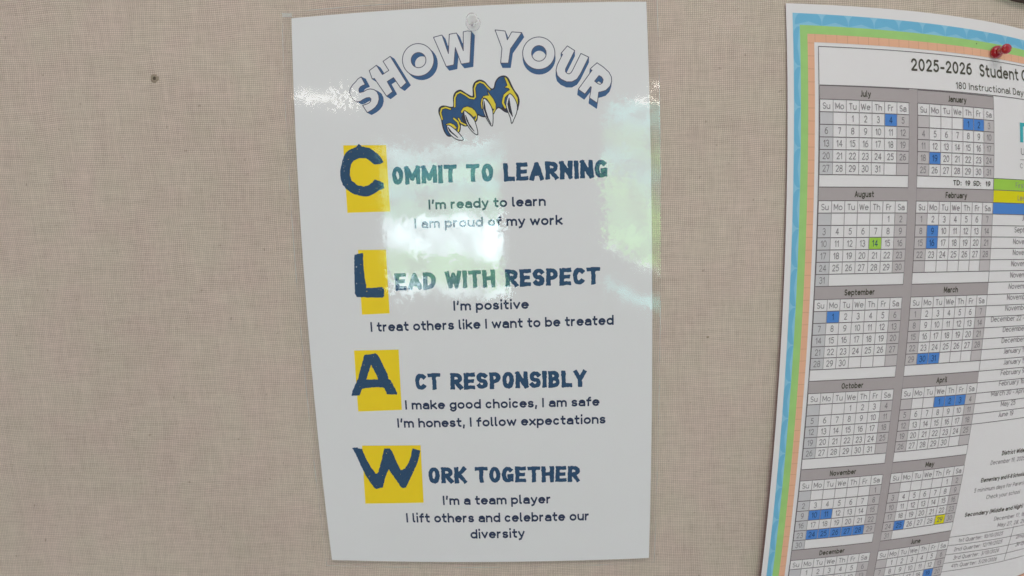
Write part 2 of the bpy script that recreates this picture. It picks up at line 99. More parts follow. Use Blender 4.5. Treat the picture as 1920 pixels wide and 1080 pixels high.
class Flat:                                          # printed shapes collected in the sheet's millimetres
    def __init__(s): s.v = []; s.f = []; s.i = []; s.h = []; s.n = 0
    def add(s, v, f, h=0., m=0):
        v = np.asarray(v, float)
        if len(v) == 0: return
        s.v.append(v); s.h.append(np.full(len(v), float(h)))
        s.f += [tuple(a+s.n for a in q) for q in f]; s.i += [m]*len(f); s.n += len(v)
    def rect(s, x0, y0, x1, y1, h=0., m=0, step=5., fn=None):
        w = abs(x1-x0); d = abs(y1-y0); k = (CW, RW) if fn else (1, 1)
        nx = max(1, int(math.ceil(w*k[0]/step))); ny = max(1, int(math.ceil(d*k[1]/step)))
        X, Y = np.meshgrid(np.linspace(x0, x1, nx+1), np.linspace(y0, y1, ny+1)); v = np.stack([X.ravel(), Y.ravel()], 1)
        if fn: v = fn(v)
        s.add(v, [(j*(nx+1)+i, (j+1)*(nx+1)+i, (j+1)*(nx+1)+i+1, j*(nx+1)+i+1) for j in range(ny) for i in range(nx)], h, m)
    def quad(s, q, h=0., m=0, n=8):                  # bilinear patch
        q = np.asarray(q, float); a = np.linspace(0, 1, n+1); S, T = np.meshgrid(a, a); S = S.ravel()[:, None]; T = T.ravel()[:, None]
        v = (q[0]*(1-S)+q[1]*S)*(1-T)+(q[3]*(1-S)+q[2]*S)*T; k = n+1
        s.add(v, [(j*k+i, (j+1)*k+i, (j+1)*k+i+1, j*k+i+1) for j in range(n) for i in range(n)], h, m)
    def line(s, a, b, w, h=0., m=0, step=6.):
        a = np.asarray(a, float); b = np.asarray(b, float); d = b-a; L = np.hypot(*d); n = np.array([-d[1], d[0]])/L*w/2
        k = max(1, int(math.ceil(L/step))); t = np.linspace(0, 1, k+1)[:, None]; c = a+d*t
        s.add(np.concatenate([c+n, c-n]), [(i, k+1+i, k+2+i, i+1) for i in range(k)], h, m)
    def build(s, name, mats, parent, lift, base=0.15):
        if not s.n: return None
        b = np.concatenate(s.v); h = lift(b)+base+np.concatenate(s.h)
        return mesh(name, P(b, h), s.f, mats, parent, s.i)

def sdf_poly(pts, poly):
    P0 = np.asarray(poly, float); Q = np.roll(P0, -1, 0); d2 = np.full(len(pts), 1e18); ins = np.zeros(len(pts), bool)
    x, y = pts[:, 0], pts[:, 1]
    for (ax_, ay_), (bx_, by_) in zip(P0, Q):
        ex, ey = bx_-ax_, by_-ay_; L = ex*ex+ey*ey
        if L < 1e-12: continue
        t = np.clip(((x-ax_)*ex+(y-ay_)*ey)/L, 0, 1)
        d2 = np.minimum(d2, (x-ax_-t*ex)**2+(y-ay_-t*ey)**2)
        c = (ay_ > y) != (by_ > y)
        if ey != 0: ins ^= c & (x < ex*(y-ay_)/ey+ax_)
    return np.where(ins, -1, 1)*np.sqrt(d2)
def sdf_shape(pts, polys):
    f = sdf_poly(pts, polys[0])
    for q in polys[1:]: f = np.maximum(f, -sdf_poly(pts, q))
    return f
def sdf_path(pts, path, w):
    d = np.full(len(pts), 1e9); x, y = pts[:, 0], pts[:, 1]
    for (a, b), (c, e) in zip(path[:-1], path[1:]):
        ex, ey = c-a, e-b; L = ex*ex+ey*ey+1e-12; t = np.clip(((x-a)*ex+(y-b)*ey)/L, 0, 1)
        d = np.minimum(d, np.hypot(x-a-t*ex, y-b-t*ey))
    return d-w/2
def grid(lo, hi, st):
    xs = np.arange(lo[0], hi[0]+st, st); ys = np.arange(lo[1], hi[1]+st, st); X, Y = np.meshgrid(xs, ys)
    return xs, ys, np.stack([X.ravel(), Y.ravel()], 1)
def contour(F, xs, ys):                              # filled region where F<0
    ny, nx = len(ys), len(xs); F = F.reshape(ny, nx); V = []; Q = []
    ins = F < 0
    a, b, c, d = ins[:-1, :-1], ins[:-1, 1:], ins[1:, 1:], ins[1:, :-1]
    full = a & b & c & d; some = (a | b | c | d) & ~full
    for j in range(ny-1):                            # merge runs of full cells
        i = 0; r = full[j]
        while i < nx-1:
            if r[i]:
                k = i
                while k < nx-1 and r[k] and k-i < 12: k += 1
                n = len(V); V += [(xs[i], ys[j]), (xs[k], ys[j]), (xs[k], ys[j+1]), (xs[i], ys[j+1])]; Q.append((n, n+1, n+2, n+3)); i = k
            else: i += 1
    for j, i in zip(*np.nonzero(some)):
        pt = ((xs[i], ys[j], F[j, i]), (xs[i+1], ys[j], F[j, i+1]), (xs[i+1], ys[j+1], F[j+1, i+1]), (xs[i], ys[j+1], F[j+1, i])); poly = []
        for k in range(4):
            p, q = pt[k], pt[(k+1) % 4]
            if p[2] < 0: poly.append((p[0], p[1]))
            if (p[2] < 0) != (q[2] < 0):
                t = p[2]/(p[2]-q[2]); poly.append((p[0]+(q[0]-p[0])*t, p[1]+(q[1]-p[1])*t))
        if len(poly) > 2: n = len(V); V += poly; Q.append(tuple(range(n, n+len(poly))))
    return np.array(V) if V else np.zeros((0, 2)), Q
_tab = rng.random((64, 64))
def vnoise(p, s, o=0):
    q = p*s+o; i = np.floor(q).astype(int); f = q-i; f = f*f*(3-2*f); g = lambda a, b: _tab[(i[:, 0]+a) % 64, (i[:, 1]+b) % 64]
    return (g(0, 0)*(1-f[:, 0])+g(1, 0)*f[:, 0])*(1-f[:, 1])+(g(0, 1)*(1-f[:, 0])+g(1, 1)*f[:, 0])*f[:, 1]-.5

# ---------------------------------------------------------------- a stroke alphabet: '@cx,cy,rx,ry,a0,a1' is an arc
GAPB = .06
G = {
'a': (.72, '@.52,.46,.46,.26,150,0 1,0|1,.42 .42,.42 @.42,.21,.42,.21,90,270 .75,.02 1,.16'), 'b': (.76, '@.5,.36,.5,.36,0,360|0,0 0,1'),
'c': (.68, '@.5,.36,.5,.36,48,312'), 'd': (.76, '@.5,.36,.5,.36,0,360|1,0 1,1'), 'e': (.76, '@.5,.36,.5,.36,0,308|0,.39 1,.39'),
'f': (.50, '0,.72 1,.72|.36,0 .36,.72 @.86,.72,.5,.28,180,85'), 'g': (.74, '@.5,.36,.5,.36,0,360|1,.72 1,0 @.5,-.02,.5,.26,0,-150'),
'h': (.70, '0,0 0,1|@.5,.42,.5,.3,180,0 1,0'), 'i': (.16, '.5,0 .5,.70|.5,1.02 .5,1.05'), 'k': (.70, '0,0 0,1|0,.25 .92,.72|.3,.42 1,0'),
'j': (.3, '1,.72 1,-.1 @.4,-.1,.6,.18,0,-90|1,1.02 1,1.05'),
'l': (.26, '.1,1 .1,.12 @.8,.14,.7,.14,180,270'), 'm': (1.12, '0,0 0,.72|@.25,.44,.25,.28,180,0 .5,0|@.75,.44,.25,.28,180,0 1,0'),
'n': (.70, '0,0 0,.72|@.5,.42,.5,.3,180,0 1,0'), 'o': (.76, '@.5,.36,.5,.36,0,360'), 'p': (.76, '@.5,.36,.5,.36,0,360|0,-.28 0,.72'),
'r': (.46, '0,0 0,.72|@.75,.36,.75,.36,180,88'), 's': (.62, '@.5,.54,.46,.18,35,270 @.5,.18,.5,.18,90,-150'),
't': (.50, '0,.72 1,.72|.38,.95 .38,.2 @.88,.2,.5,.2,180,275'), 'u': (.70, '0,.72 @.5,.3,.5,.3,180,360|1,.72 1,0'),
'v': (.70, '0,.72 .5,0 1,.72'), 'w': (1.05, '0,.72 .25,0 .5,.66 .75,0 1,.72'), 'x': (.68, '0,0 1,.72|0,.72 1,0'),
'y': (.70, '0,.72 .52,.02|1,.72 .4,-.2 .1,-.26'), ',': (.2, '.6,.08 .2,-.17'), '.': (.16, '.5,0 .5,.06'), ':': (.16, '.5,0 .5,.06|.5,.6 .5,.66'),
'’': (.22, '.7,1 .3,.76'), '-': (.42, '0,.38 1,.38'), '/': (.45, '0,-.05 1,1'), '(': (.3, '@1,.45,1,.62,110,250'), ')': (.3, '@0,.45,1,.62,70,-70'),
'0': (.66, '@.5,.5,.5,.5,0,360'), '1': (.34, '.85,0 .85,1 0,.74'), '2': (.62, '@.5,.71,.48,.29,165,-30 0,0 1,0'),
'3': (.62, '@.45,.74,.46,.26,150,-90 @.45,.26,.55,.27,90,-150'), '4': (.68, '.72,0 .72,1 0,.27 1,.27'),
'5': (.62, '.92,1 .18,1 .12,.56 @.45,.33,.53,.33,125,-145'), '6': (.64, '@.5,.31,.5,.31,0,360|0,.33 .06,.6 .3,.9 .8,1'),
'7': (.60, '0,1 1,1 .35,0'), '8': (.64, '@.5,.75,.43,.25,0,360|@.5,.26,.5,.26,0,360'), '9': (.64, '@.5,.69,.5,.31,0,360|1,.67 .94,.4 .7,.1 .2,0'),
'A': (.80, '0,0 .5,1 1,0|.2,.3 .8,.3'), 'B': (.68, '0,0 0,1|0,1 .45,1 @.45,.76,.45,.24,90,-90 0,.52|.45,.52 @.48,.26,.52,.26,90,-90 0,0'),
'C': (.76, '@.55,.5,.55,.5,48,312'), 'D': (.76, '0,0 0,1|0,1 .35,1 @.35,.5,.65,.5,90,-90 0,0'), 'E': (.58, '0,0 0,1|0,1 1,1|0,.5 .85,.5|0,0 1,0'),
'F': (.56, '0,0 0,1|0,1 1,1|0,.5 .85,.5'), 'G': (.78, '@.5,.5,.5,.5,50,325 1,.42|1,.42 .55,.42'), 'H': (.74, '0,0 0,1|1,0 1,1|0,.5 1,.5'), 'I': (.16, '.5,0 .5,1'),
'J': (.42, '1,1 1,.2 @.45,.2,.55,.2,0,-110'), 'K': (.70, '0,0 0,1|0,.36 .95,1|.3,.58 1,0'), 'L': (.54, '0,0 0,1|0,0 1,0'), 'M': (.90, '0,0 0,1|0,1 .5,.22 1,1|1,0 1,1'),
'N': (.74, '0,0 0,1|0,1 1,0|1,0 1,1'), 'O': (.86, '@.5,.5,.5,.5,0,360'), 'P': (.66, '0,0 0,1|0,1 .45,1 @.45,.72,.55,.28,90,-90 0,.44'),
'Q': (.86, '@.5,.5,.5,.5,0,360|.6,.25 1,-.08'), 'R': (.68, '0,0 0,1|0,1 .45,1 @.45,.74,.55,.26,90,-90 0,.48|.45,.48 1,0'),
'S': (.64, '@.5,.745,.48,.255,35,270 @.5,.25,.5,.25,90,-150'), 'T': (.68, '0,1 1,1|.5,0 .5,1'), 'U': (.72, '0,1 0,.3 @.5,.3,.5,.3,180,360 1,1'),
'W': (1.1, '0,1 .25,0 .5,.9 .75,0 1,1'), 'Y': (.74, '0,1 .5,.45 1,1|.5,0 .5,.45'),
}
BRUSH_W = {'O': .66, 'M': .86, 'I': .25, 'T': .72, 'L': .60, 'E': .63, 'A': .76, 'R': .68, 'N': .70, 'G': .68, 'D': .70, 'W': .92, 'H': .72, 'S': .64, 'P': .64, 'C': .66, 'B': .66, 'Y': .72, 'K': .70}
_gc = {}
def glyph(ch, wt, brush=False, step=None, var=0):
    key = (ch, wt, brush, var)
    if key in _gc: return _gc[key]
    w, code = G[ch]
    if brush and ch == 'G': code = '@.5,.5,.5,.5,55,318|1,.10 1,.40|1,.40 .74,.40'
    w = (BRUSH_W[ch] if brush else w+wt*.55); up = ch.isupper() or ch.isdigit(); strokes = []
    if brush: wt_ = wt
    for part in code.split('|'):
        pts = []
        for tk in part.split():
            if tk[0] == '@':
                cx_, cy_, rx, ry, a0, a1 = map(float, tk[1:].split(',')); n = max(4, int(abs(a1-a0)/14))
                for k in range(n+1):
                    a = math.radians(a0+(a1-a0)*k/n); pts.append((cx_+rx*math.cos(a), cy_+ry*math.sin(a)))
            else: pts.append(tuple(map(float, tk.split(','))))
        q = []
        for x, y in pts:
            X = wt/2+x*(w-wt) if w > wt else w/2
            if up: Y = y if y < 0 else wt/2+y*(1-wt)
            elif y <= 0: Y = y+wt/2
            elif y <= .72: Y = wt/2+y/.72*(.72-wt)
            else: Y = .72-wt/2+(y-.72)/.28*.28
            q.append((X, Y))
        strokes.append(q)
    st = step or (.032 if brush else (.034 if wt > .15 else .05))
    xs, ys, g = grid((-.12, -.36), (w+.12, 1.22), st); F = np.full(len(g), 9.); gp = g.copy()
    if brush:
        gp[:, 0] += .05*vnoise(g, 2.6, var*9+3); gp[:, 1] += .05*vnoise(g, 2.6, var*7+31)
    for q in strokes:
        closed = np.hypot(q[0][0]-q[-1][0], q[0][1]-q[-1][1]) < 1e-6
        for k in range(len(q)-1):
            a = np.array(q[k]); b = np.array(q[k+1]); d = b-a; L = np.hypot(*d)
            if L < 1e-9: continue
            d /= L; r = gp-a; t = r@d; e0 = e1 = 0.
            if k == 0 and not closed: e0 = wt/2 if brush or abs(d[1]) > .98 and abs(d[0]) < .1 else wt/2
            if k == len(q)-2 and not closed: e1 = wt/2
            ww = wt/2*(.93 if brush and abs(d[1]) < .3 else 1)
            F = np.minimum(F, np.maximum(np.abs(r[:, 0]*d[1]-r[:, 1]*d[0])-ww, np.maximum(-t-e0, t-L-e1)))
            if k > 0 or closed: F = np.minimum(F, np.hypot(r[:, 0], r[:, 1])-ww)
    if brush:
        F += .03*vnoise(g, 11, var*5)+.012
        n = vnoise(g, 16, 7+var*3); F = np.where((n > .44) & (F < 0), .01, F)
    v, f = contour(F, xs, ys); _gc[key] = (v, f, w); return _gc[key]
def text(fl, s, a, b=None, cap=4., wt=.15, brush=False, h=0., m=0, gap=.17, sx=1., align='l'):
    a = np.asarray(a, float); pen = 0.; items = []
    for n, ch in enumerate(s):
        if ch == ' ': pen += .44 if not brush else .4; continue
        ch = "’" if ch == "'" else ch
        v, f, w = glyph(ch, wt, brush, var=(n*3+len(s)) % 5 if brush else 0); items.append((v, f, pen)); pen += w+(gap if not brush else GAPB)
    W = pen-(gap if not brush else GAPB)
    if b is not None: d = np.asarray(b, float)-a; L = np.hypot(*d); d = d/L; kx = L/W
    else: d = np.array([1., 0.]); kx = cap*sx
    if align == 'c': a = a-d*W*kx/2
    up = np.array([d[1], -d[0]])
    for v, f, px in items:
        if len(v): fl.add(a+np.outer((v[:, 0]+px)*kx, d)+np.outer(v[:, 1]*cap, up), f, h, m)

# ---------------------------------------------------------------- materials
def mat(name, rgb, rough=.6, spec=.3, var=0., scale=200.):
    m = bpy.data.materials.new(name); m.use_nodes = True; nt = m.node_tree; p = nt.nodes['Principled BSDF']
    p.inputs['Base Color'].default_value = (*rgb, 1); p.inputs['Roughness'].default_value = rough; p.inputs['Specular IOR Level'].default_value = spec
    if var:
        g = nt.nodes.new('ShaderNodeNewGeometry'); n = nt.nodes.new('ShaderNodeTexNoise'); n.inputs['Scale'].default_value = scale; n.inputs['Detail'].default_value = 4
        r = nt.nodes.new('ShaderNodeMix'); r.data_type = 'RGBA'; r.inputs['A'].default_value = (*[c*(1-var) for c in rgb], 1); r.inputs['B'].default_value = (*[min(1, c*(1+var)) for c in rgb], 1)
        nt.links.new(g.outputs['Position'], n.inputs['Vector']); nt.links.new(n.outputs['Fac'], r.inputs['Factor']); nt.links.new(r.outputs['Result'], p.inputs['Base Color'])
    return m
PAPER = mat('white_poster_paper', (.80, .80, .79), .7, .2, .012, 60)
CALPAPER = mat('calendar_paper', (.78, .755, .745), .75, .2, .015, 50)
NAVY = mat('navy_ink', (.014, .072, .155), .5, .2, .25, 900)
NAVYT = mat('navy_text_ink', (.015, .035, .085), .5, .2, .15, 700)
BLUEINK = mat('blue_shadow_ink', (.045, .125, .27), .5, .2, .12, 500)
LINEINK = mat('thin_outline_ink', (.09, .09, .14), .5, .2)
GOLD = mat('yellow_ink', (.95, .70, .003), .5, .2, .03, 120)
BLACKINK = mat('black_ink', (.035, .035, .05), .5, .2)
CLAWBLUE = mat('claw_blue_ink', (.022, .095, .235), .5, .2, .22, 260)
CLAWGOLD = mat('claw_yellow_ink', (.80, .66, .045), .5, .2, .08, 300)
WHITEINK = mat('white_fill', (.80, .80, .80), .7, .2)

def fabric():
    m = bpy.data.materials.new('woven_linen'); m.use_nodes = True; nt = m.node_tree; N = nt.nodes; Lk = nt.links; p = N['Principled BSDF']
    def M(op, a, b=None, c=None):
        n = N.new('ShaderNodeMath'); n.operation = op
        for k, x in enumerate((a, b, c)):
            if x is None: continue
            if isinstance(x, (int, float)): n.inputs[k].default_value = x
            else: Lk.new(x, n.inputs[k])
        return n.outputs[0]
    def noise(vec, sc_, det=3, rough=.5):
        n = N.new('ShaderNodeTexNoise'); n.inputs['Scale'].default_value = sc_; n.inputs['Detail'].default_value = det; n.inputs['Roughness'].default_value = rough; Lk.new(vec, n.inputs['Vector']); return n.outputs['Fac']
    def comb(x, y, z=0.):
        n = N.new('ShaderNodeCombineXYZ')
        for k, v in enumerate((x, y, z)):
            if isinstance(v, (int, float)): n.inputs[k].default_value = v
            else: Lk.new(v, n.inputs[k])
        return n.outputs[0]
    g = N.new('ShaderNodeNewGeometry'); s = N.new('ShaderNodeSeparateXYZ'); Lk.new(g.outputs['Position'], s.inputs[0]); X, Z = s.outputs['X'], s.outputs['Z']
    wob = noise(g.outputs['Position'], 18, 2); wob2 = noise(comb(Z, X), 18, 2)
    pitch = 0.00125
    U = M('MULTIPLY', M('ADD', X, M('MULTIPLY', M('SUBTRACT', wob, .5), .0055)), 1/pitch)
    V = M('MULTIPLY', M('ADD', Z, M('MULTIPLY', M('SUBTRACT', wob2, .5), .0055)), 1/pitch)
    fu = M('ABSOLUTE', M('SUBTRACT', M('FRACT', U), .5)); fv = M('ABSOLUTE', M('SUBTRACT', M('FRACT', V), .5))
    iu = M('FLOOR', U); iv = M('FLOOR', V)
    nu = noise(comb(M('MULTIPLY', iu, .73), M('MULTIPLY', Z, 60), 3.), 1., 3, .6)      # each warp thread varies along its length
    nv = noise(comb(M('MULTIPLY', iv, .73), M('MULTIPLY', X, 60), 9.), 1., 3, .6)
    par = M('MODULO', M('ADD', M('ADD', iu, iv), 4000), 2)
    hu = M('SUBTRACT', .5, fu); hv = M('SUBTRACT', .5, fv)
    over = M('ADD', M('MULTIPLY', par, hu), M('MULTIPLY', M('SUBTRACT', 1, par), hv))
    under = M('MINIMUM', hu, hv)
    hgt = M('ADD', M('MULTIPLY', over, 1.0), M('MULTIPLY', under, 1.1))
    tone = M('ADD', M('MULTIPLY', M('SUBTRACT', nu, .5), .75), M('MULTIPLY', M('SUBTRACT', nv, .5), .75))
    slub = noise(comb(M('MULTIPLY', X, 130), M('MULTIPLY', Z, 14)), 1, 3, .6); slub2 = noise(comb(M('MULTIPLY', X, 14), M('MULTIPLY', Z, 130), 5.), 1, 3, .6)
    big = noise(g.outputs['Position'], 7, 3)
    speck = M('MULTIPLY', M('MAXIMUM', M('SUBTRACT', noise(g.outputs['Position'], 260, 2), .69), 0), 2.2)
    t = M('ADD', M('ADD', .10, M('MULTIPLY', hgt, .44)), M('MULTIPLY', tone, .29))
    t = M('ADD', t, M('ADD', M('MULTIPLY', M('SUBTRACT', slub, .5), .10), M('MULTIPLY', M('SUBTRACT', slub2, .5), .10)))
    t = M('ADD', t, M('MULTIPLY', M('SUBTRACT', big, .5), .14)); t = M('SUBTRACT', t, speck)
    r = N.new('ShaderNodeValToRGB'); Lk.new(t, r.inputs[0]); e = r.color_ramp.elements
    e[0].position = -.0; e[0].color = (0.324, 0.275, 0.220, 1); e[1].position = .85; e[1].color = (0.912, 0.831, 0.712, 1)
    k = e.new(.4); k.color = (0.672, 0.594, 0.498, 1)
    hn = noise(g.outputs['Position'], 30, 2); hm = N.new('ShaderNodeMix'); hm.data_type = 'RGBA'; hm.inputs['A'].default_value = (.985, .915, .925, 1); hm.inputs['B'].default_value = (.965, .94, .92, 1)
    hr = N.new('ShaderNodeMapRange'); hr.inputs[1].default_value = .35; hr.inputs[2].default_value = .65; Lk.new(hn, hr.inputs[0]); Lk.new(hr.outputs[0], hm.inputs['Factor'])
    hx = N.new('ShaderNodeMix'); hx.data_type = 'RGBA'; hx.blend_type = 'MULTIPLY'; hx.inputs['Factor'].default_value = 1; Lk.new(r.outputs[0], hx.inputs['A']); Lk.new(hm.outputs['Result'], hx.inputs['B'])
    Lk.new(hx.outputs['Result'], p.inputs['Base Color']); p.inputs['Roughness'].default_value = .95; p.inputs['Specular IOR Level'].default_value = .05
    b = N.new('ShaderNodeBump'); b.inputs['Strength'].default_value = .5; b.inputs['Distance'].default_value = .00025; Lk.new(hgt, b.inputs['Height']); Lk.new(b.outputs[0], p.inputs['Normal'])
    return m
def film():
    m = bpy.data.materials.new('clear_laminate_film'); m.use_nodes = True; nt = m.node_tree; N = nt.nodes; Lk = nt.links; N.clear()
    out = N.new('ShaderNodeOutputMaterial'); mix = N.new('ShaderNodeMixShader'); tr = N.new('ShaderNodeBsdfTransparent'); gl = N.new('ShaderNodeBsdfGlossy'); fr = N.new('ShaderNodeFresnel')
    tr.inputs[0].default_value = (.99, .99, .99, 1); gl.inputs['Roughness'].default_value = .05; fr.inputs['IOR'].default_value = 1.65
    g = N.new('ShaderNodeNewGeometry')
    io = N.new('ShaderNodeMapRange'); io.inputs[3].default_value = 1.5; io.inputs[4].default_value = 1/1.5; Lk.new(g.outputs['Backfacing'], io.inputs[0]); Lk.new(io.outputs[0], fr.inputs['IOR'])
    def layer(scale, det, k, src=None):
        n = N.new('ShaderNodeTexNoise'); n.inputs['Scale'].default_value = scale; n.inputs['Detail'].default_value = det; Lk.new(g.outputs['Position'], n.inputs['Vector'])
        a = N.new('ShaderNodeVectorMath'); a.operation = 'SUBTRACT'; a.inputs[1].default_value = (.5, .5, .5); Lk.new(n.outputs['Color'], a.inputs[0])
        b = N.new('ShaderNodeVectorMath'); b.operation = 'SCALE'; b.inputs['Scale'].default_value = k; Lk.new(a.outputs[0], b.inputs[0]); return b.outputs[0], b
    l1, _ = layer(14, 1, .018); l2, _ = layer(120, 1, .009); l3, sb = layer(360, 1, .03)
    pn = N.new('ShaderNodeTexNoise'); pn.inputs['Scale'].default_value = 45; pn.inputs['Detail'].default_value = 2; Lk.new(g.outputs['Position'], pn.inputs['Vector'])
    mr = N.new('ShaderNodeMapRange'); mr.inputs[1].default_value = .42; mr.inputs[2].default_value = .62; mr.inputs[3].default_value = .008; mr.inputs[4].default_value = .033; Lk.new(pn.outputs['Fac'], mr.inputs[0])
    sx = N.new('ShaderNodeSeparateXYZ'); Lk.new(g.outputs['Position'], sx.inputs[0])            # the film is smooth where no paper is bonded to it
    ab = N.new('ShaderNodeMath'); ab.operation = 'ABSOLUTE'; Lk.new(sx.outputs['X'], ab.inputs[0])
    mg = N.new('ShaderNodeMapRange'); mg.inputs[1].default_value = .1135; mg.inputs[2].default_value = .1145; mg.inputs[3].default_value = 1; mg.inputs[4].default_value = .06; Lk.new(ab.outputs[0], mg.inputs[0])
    ml = N.new('ShaderNodeMath'); ml.operation = 'MULTIPLY'; Lk.new(mr.outputs[0], ml.inputs[0]); Lk.new(mg.outputs[0], ml.inputs[1]); Lk.new(ml.outputs[0], sb.inputs['Scale'])
    def add(a, b): n = N.new('ShaderNodeVectorMath'); n.operation = 'ADD'; Lk.new(a, n.inputs[0]); Lk.new(b, n.inputs[1]); return n.outputs[0]
    s = add(add(add(g.outputs['Normal'], l1), l2), l3); nn = N.new('ShaderNodeVectorMath'); nn.operation = 'NORMALIZE'; Lk.new(s, nn.inputs[0]); Lk.new(nn.outputs[0], gl.inputs['Normal'])
    Lk.new(fr.outputs[0], mix.inputs[0]); Lk.new(tr.outputs[0], mix.inputs[1]); Lk.new(gl.outputs[0], mix.inputs[2]); Lk.new(mix.outputs[0], out.inputs[0])
    return m
def plastic(name, rgb, trans, rough=.08):
    m = bpy.data.materials.new(name); m.use_nodes = True; nt = m.node_tree; p = nt.nodes['Principled BSDF']
    p.inputs['Base Color'].default_value = (*rgb, 1); p.inputs['Transmission Weight'].default_value = trans; p.inputs['Roughness'].default_value = rough; p.inputs['IOR'].default_value = 1.25 if trans > .9 else 1.49
    if trans > .9:
        t = nt.nodes.new('ShaderNodeBsdfTransparent'); x = nt.nodes.new('ShaderNodeMixShader'); x.inputs[0].default_value = .38; nt.links.new(t.outputs[0], x.inputs[1]); nt.links.new(p.outputs[0], x.inputs[2]); nt.links.new(x.outputs[0], nt.nodes['Material Output'].inputs[0])
    return m

# ---------------------------------------------------------------- the pin board
def box(name, a, b, m, parent=None):
    v = [(x, y, z) for x in (a[0], b[0]) for y in (a[1], b[1]) for z in (a[2], b[2])]
    return mesh(name, v, [(0, 1, 3, 2), (4, 6, 7, 5), (0, 4, 5, 1), (2, 3, 7, 6), (0, 2, 6, 4), (1, 5, 7, 3)], m, parent)
board = tag(empty('pin_board', (0, 0, 0)), 'large pin board covered in beige woven linen fabric behind both posters', 'pin board')
FAB = fabric()
nx, nz = 60, 36; X, Z = np.meshgrid(np.linspace(-.75, .80, nx+1), np.linspace(-.48, .218, nz+1))
mesh('fabric_panel', np.stack([X.ravel(), 0*X.ravel(), Z.ravel()], 1), [(j*(nx+1)+i, j*(nx+1)+i+1, (j+1)*(nx+1)+i+1, (j+1)*(nx+1)+i) for j in range(nz) for i in range(nx)], FAB, board)
box('backing_panel', (-.75, .0012, -.48), (.80, .014, .218), mat('board_core', (.35, .28, .2), .9), board)
# dark strip standing in for an unidentified item at the top right corner
xs = np.linspace(352, 520, 30); TR = mat('dark_edge_trim', (.075, .05, .042), .45, .4, .2, 60); tv = []; tf = []
lo = P(np.stack([xs, np.interp(xs, [352, 375, 400, 520], [-204, -201.8, -203.6, -210])], 1), 0.)
for (dx, dy, dz) in ((0, .001, .0), (0, -.004, .0), (0, -.0055, .0015), (0, -.0055, .022), (0, .001, .024)): tv.append(lo+np.array([dx, dy, dz]))
n = len(xs); tv = np.concatenate(tv); tf = [(r*n+i, (r+1)*n+i, (r+1)*n+i+1, r*n+i+1) for r in range(4) for i in range(n-1)]
mesh('edge_trim', tv, tf, TR, board)
# old pin holes: a puckered ring of threads round a dark pit
RING = mat('frayed_thread', (.34, .28, .21), .95, .05, .3, 2500); PIT = mat('pin_hole_dark', (.12, .095, .07), .95, .02)
def pin_hole(x, y, r, seed, parent=board, lift=0.):
    R_ = random.Random(seed); c = P([(x, y)], lift)[0]; v = []; f = []; idx = []; n = 18
    prof = [(0, .10), (.30, .12), (.5, .18), (.72, .45), (.95, .22), (1.25, .03)]
    for k, (q, h) in enumerate(prof):
        for i in range(n):
            a = 2*math.pi*i/n; w = 1+R_.uniform(-.16, .16); v.append((c[0]+q*r*w*math.cos(a)*1.1, c[1]-h*r*R_.uniform(.7, 1.25)-.00004, c[2]+q*r*w*math.sin(a)))
    for k in range(len(prof)-1):
        for i in range(n): f.append((k*n+i, k*n+(i+1) % n, (k+1)*n+(i+1) % n, (k+1)*n+i)); idx.append(1 if k < 2 and r > .001 else 0)
    return mesh('pin_hole', v, f, [RING, PIT], parent, idx, True)
pin_hole(-202.3, -151.6, .0020, 3); pin_hole(144.5, 24.9, .00065, 5)

# ---------------------------------------------------------------- sheets
def sheet(name, poly, lift, thick, m, parent, nx=44, ny=70, off=0., wav=None):
    q = np.asarray(poly, float); S, T = np.meshgrid(np.linspace(0, 1, nx+1), np.linspace(0, 1, ny+1)); S = S.ravel()[:, None]; T = T.ravel()[:, None]
    b = (q[0]*(1-S)+q[1]*S)*(1-T)+(q[3]*(1-S)+q[2]*S)*T
    if wav is not None: b = wav(b, S[:, 0], T[:, 0])
    h = lift(b)+off; v = P(b, h); n = len(v); k = nx+1
    f = [(j*k+i, (j+1)*k+i, (j+1)*k+i+1, j*k+i+1) for j in range(ny) for i in range(nx)]
    if thick:
        v2 = v.copy(); v2[:, 1] += thick/1000; v = np.concatenate([v, v2]); f += [tuple(a+n for a in reversed(c)) for c in f]
        rim = [i for i in range(k)]+[j*k+nx for j in range(1, ny+1)]+[ny*k+i for i in range(nx-1, -1, -1)]+[j*k for j in range(ny-1, 0, -1)]
        f += [(rim[i], rim[(i+1) % len(rim)], rim[(i+1) % len(rim)]+n, rim[i]+n) for i in range(len(rim))]
    return mesh(name, v, f, m, parent)

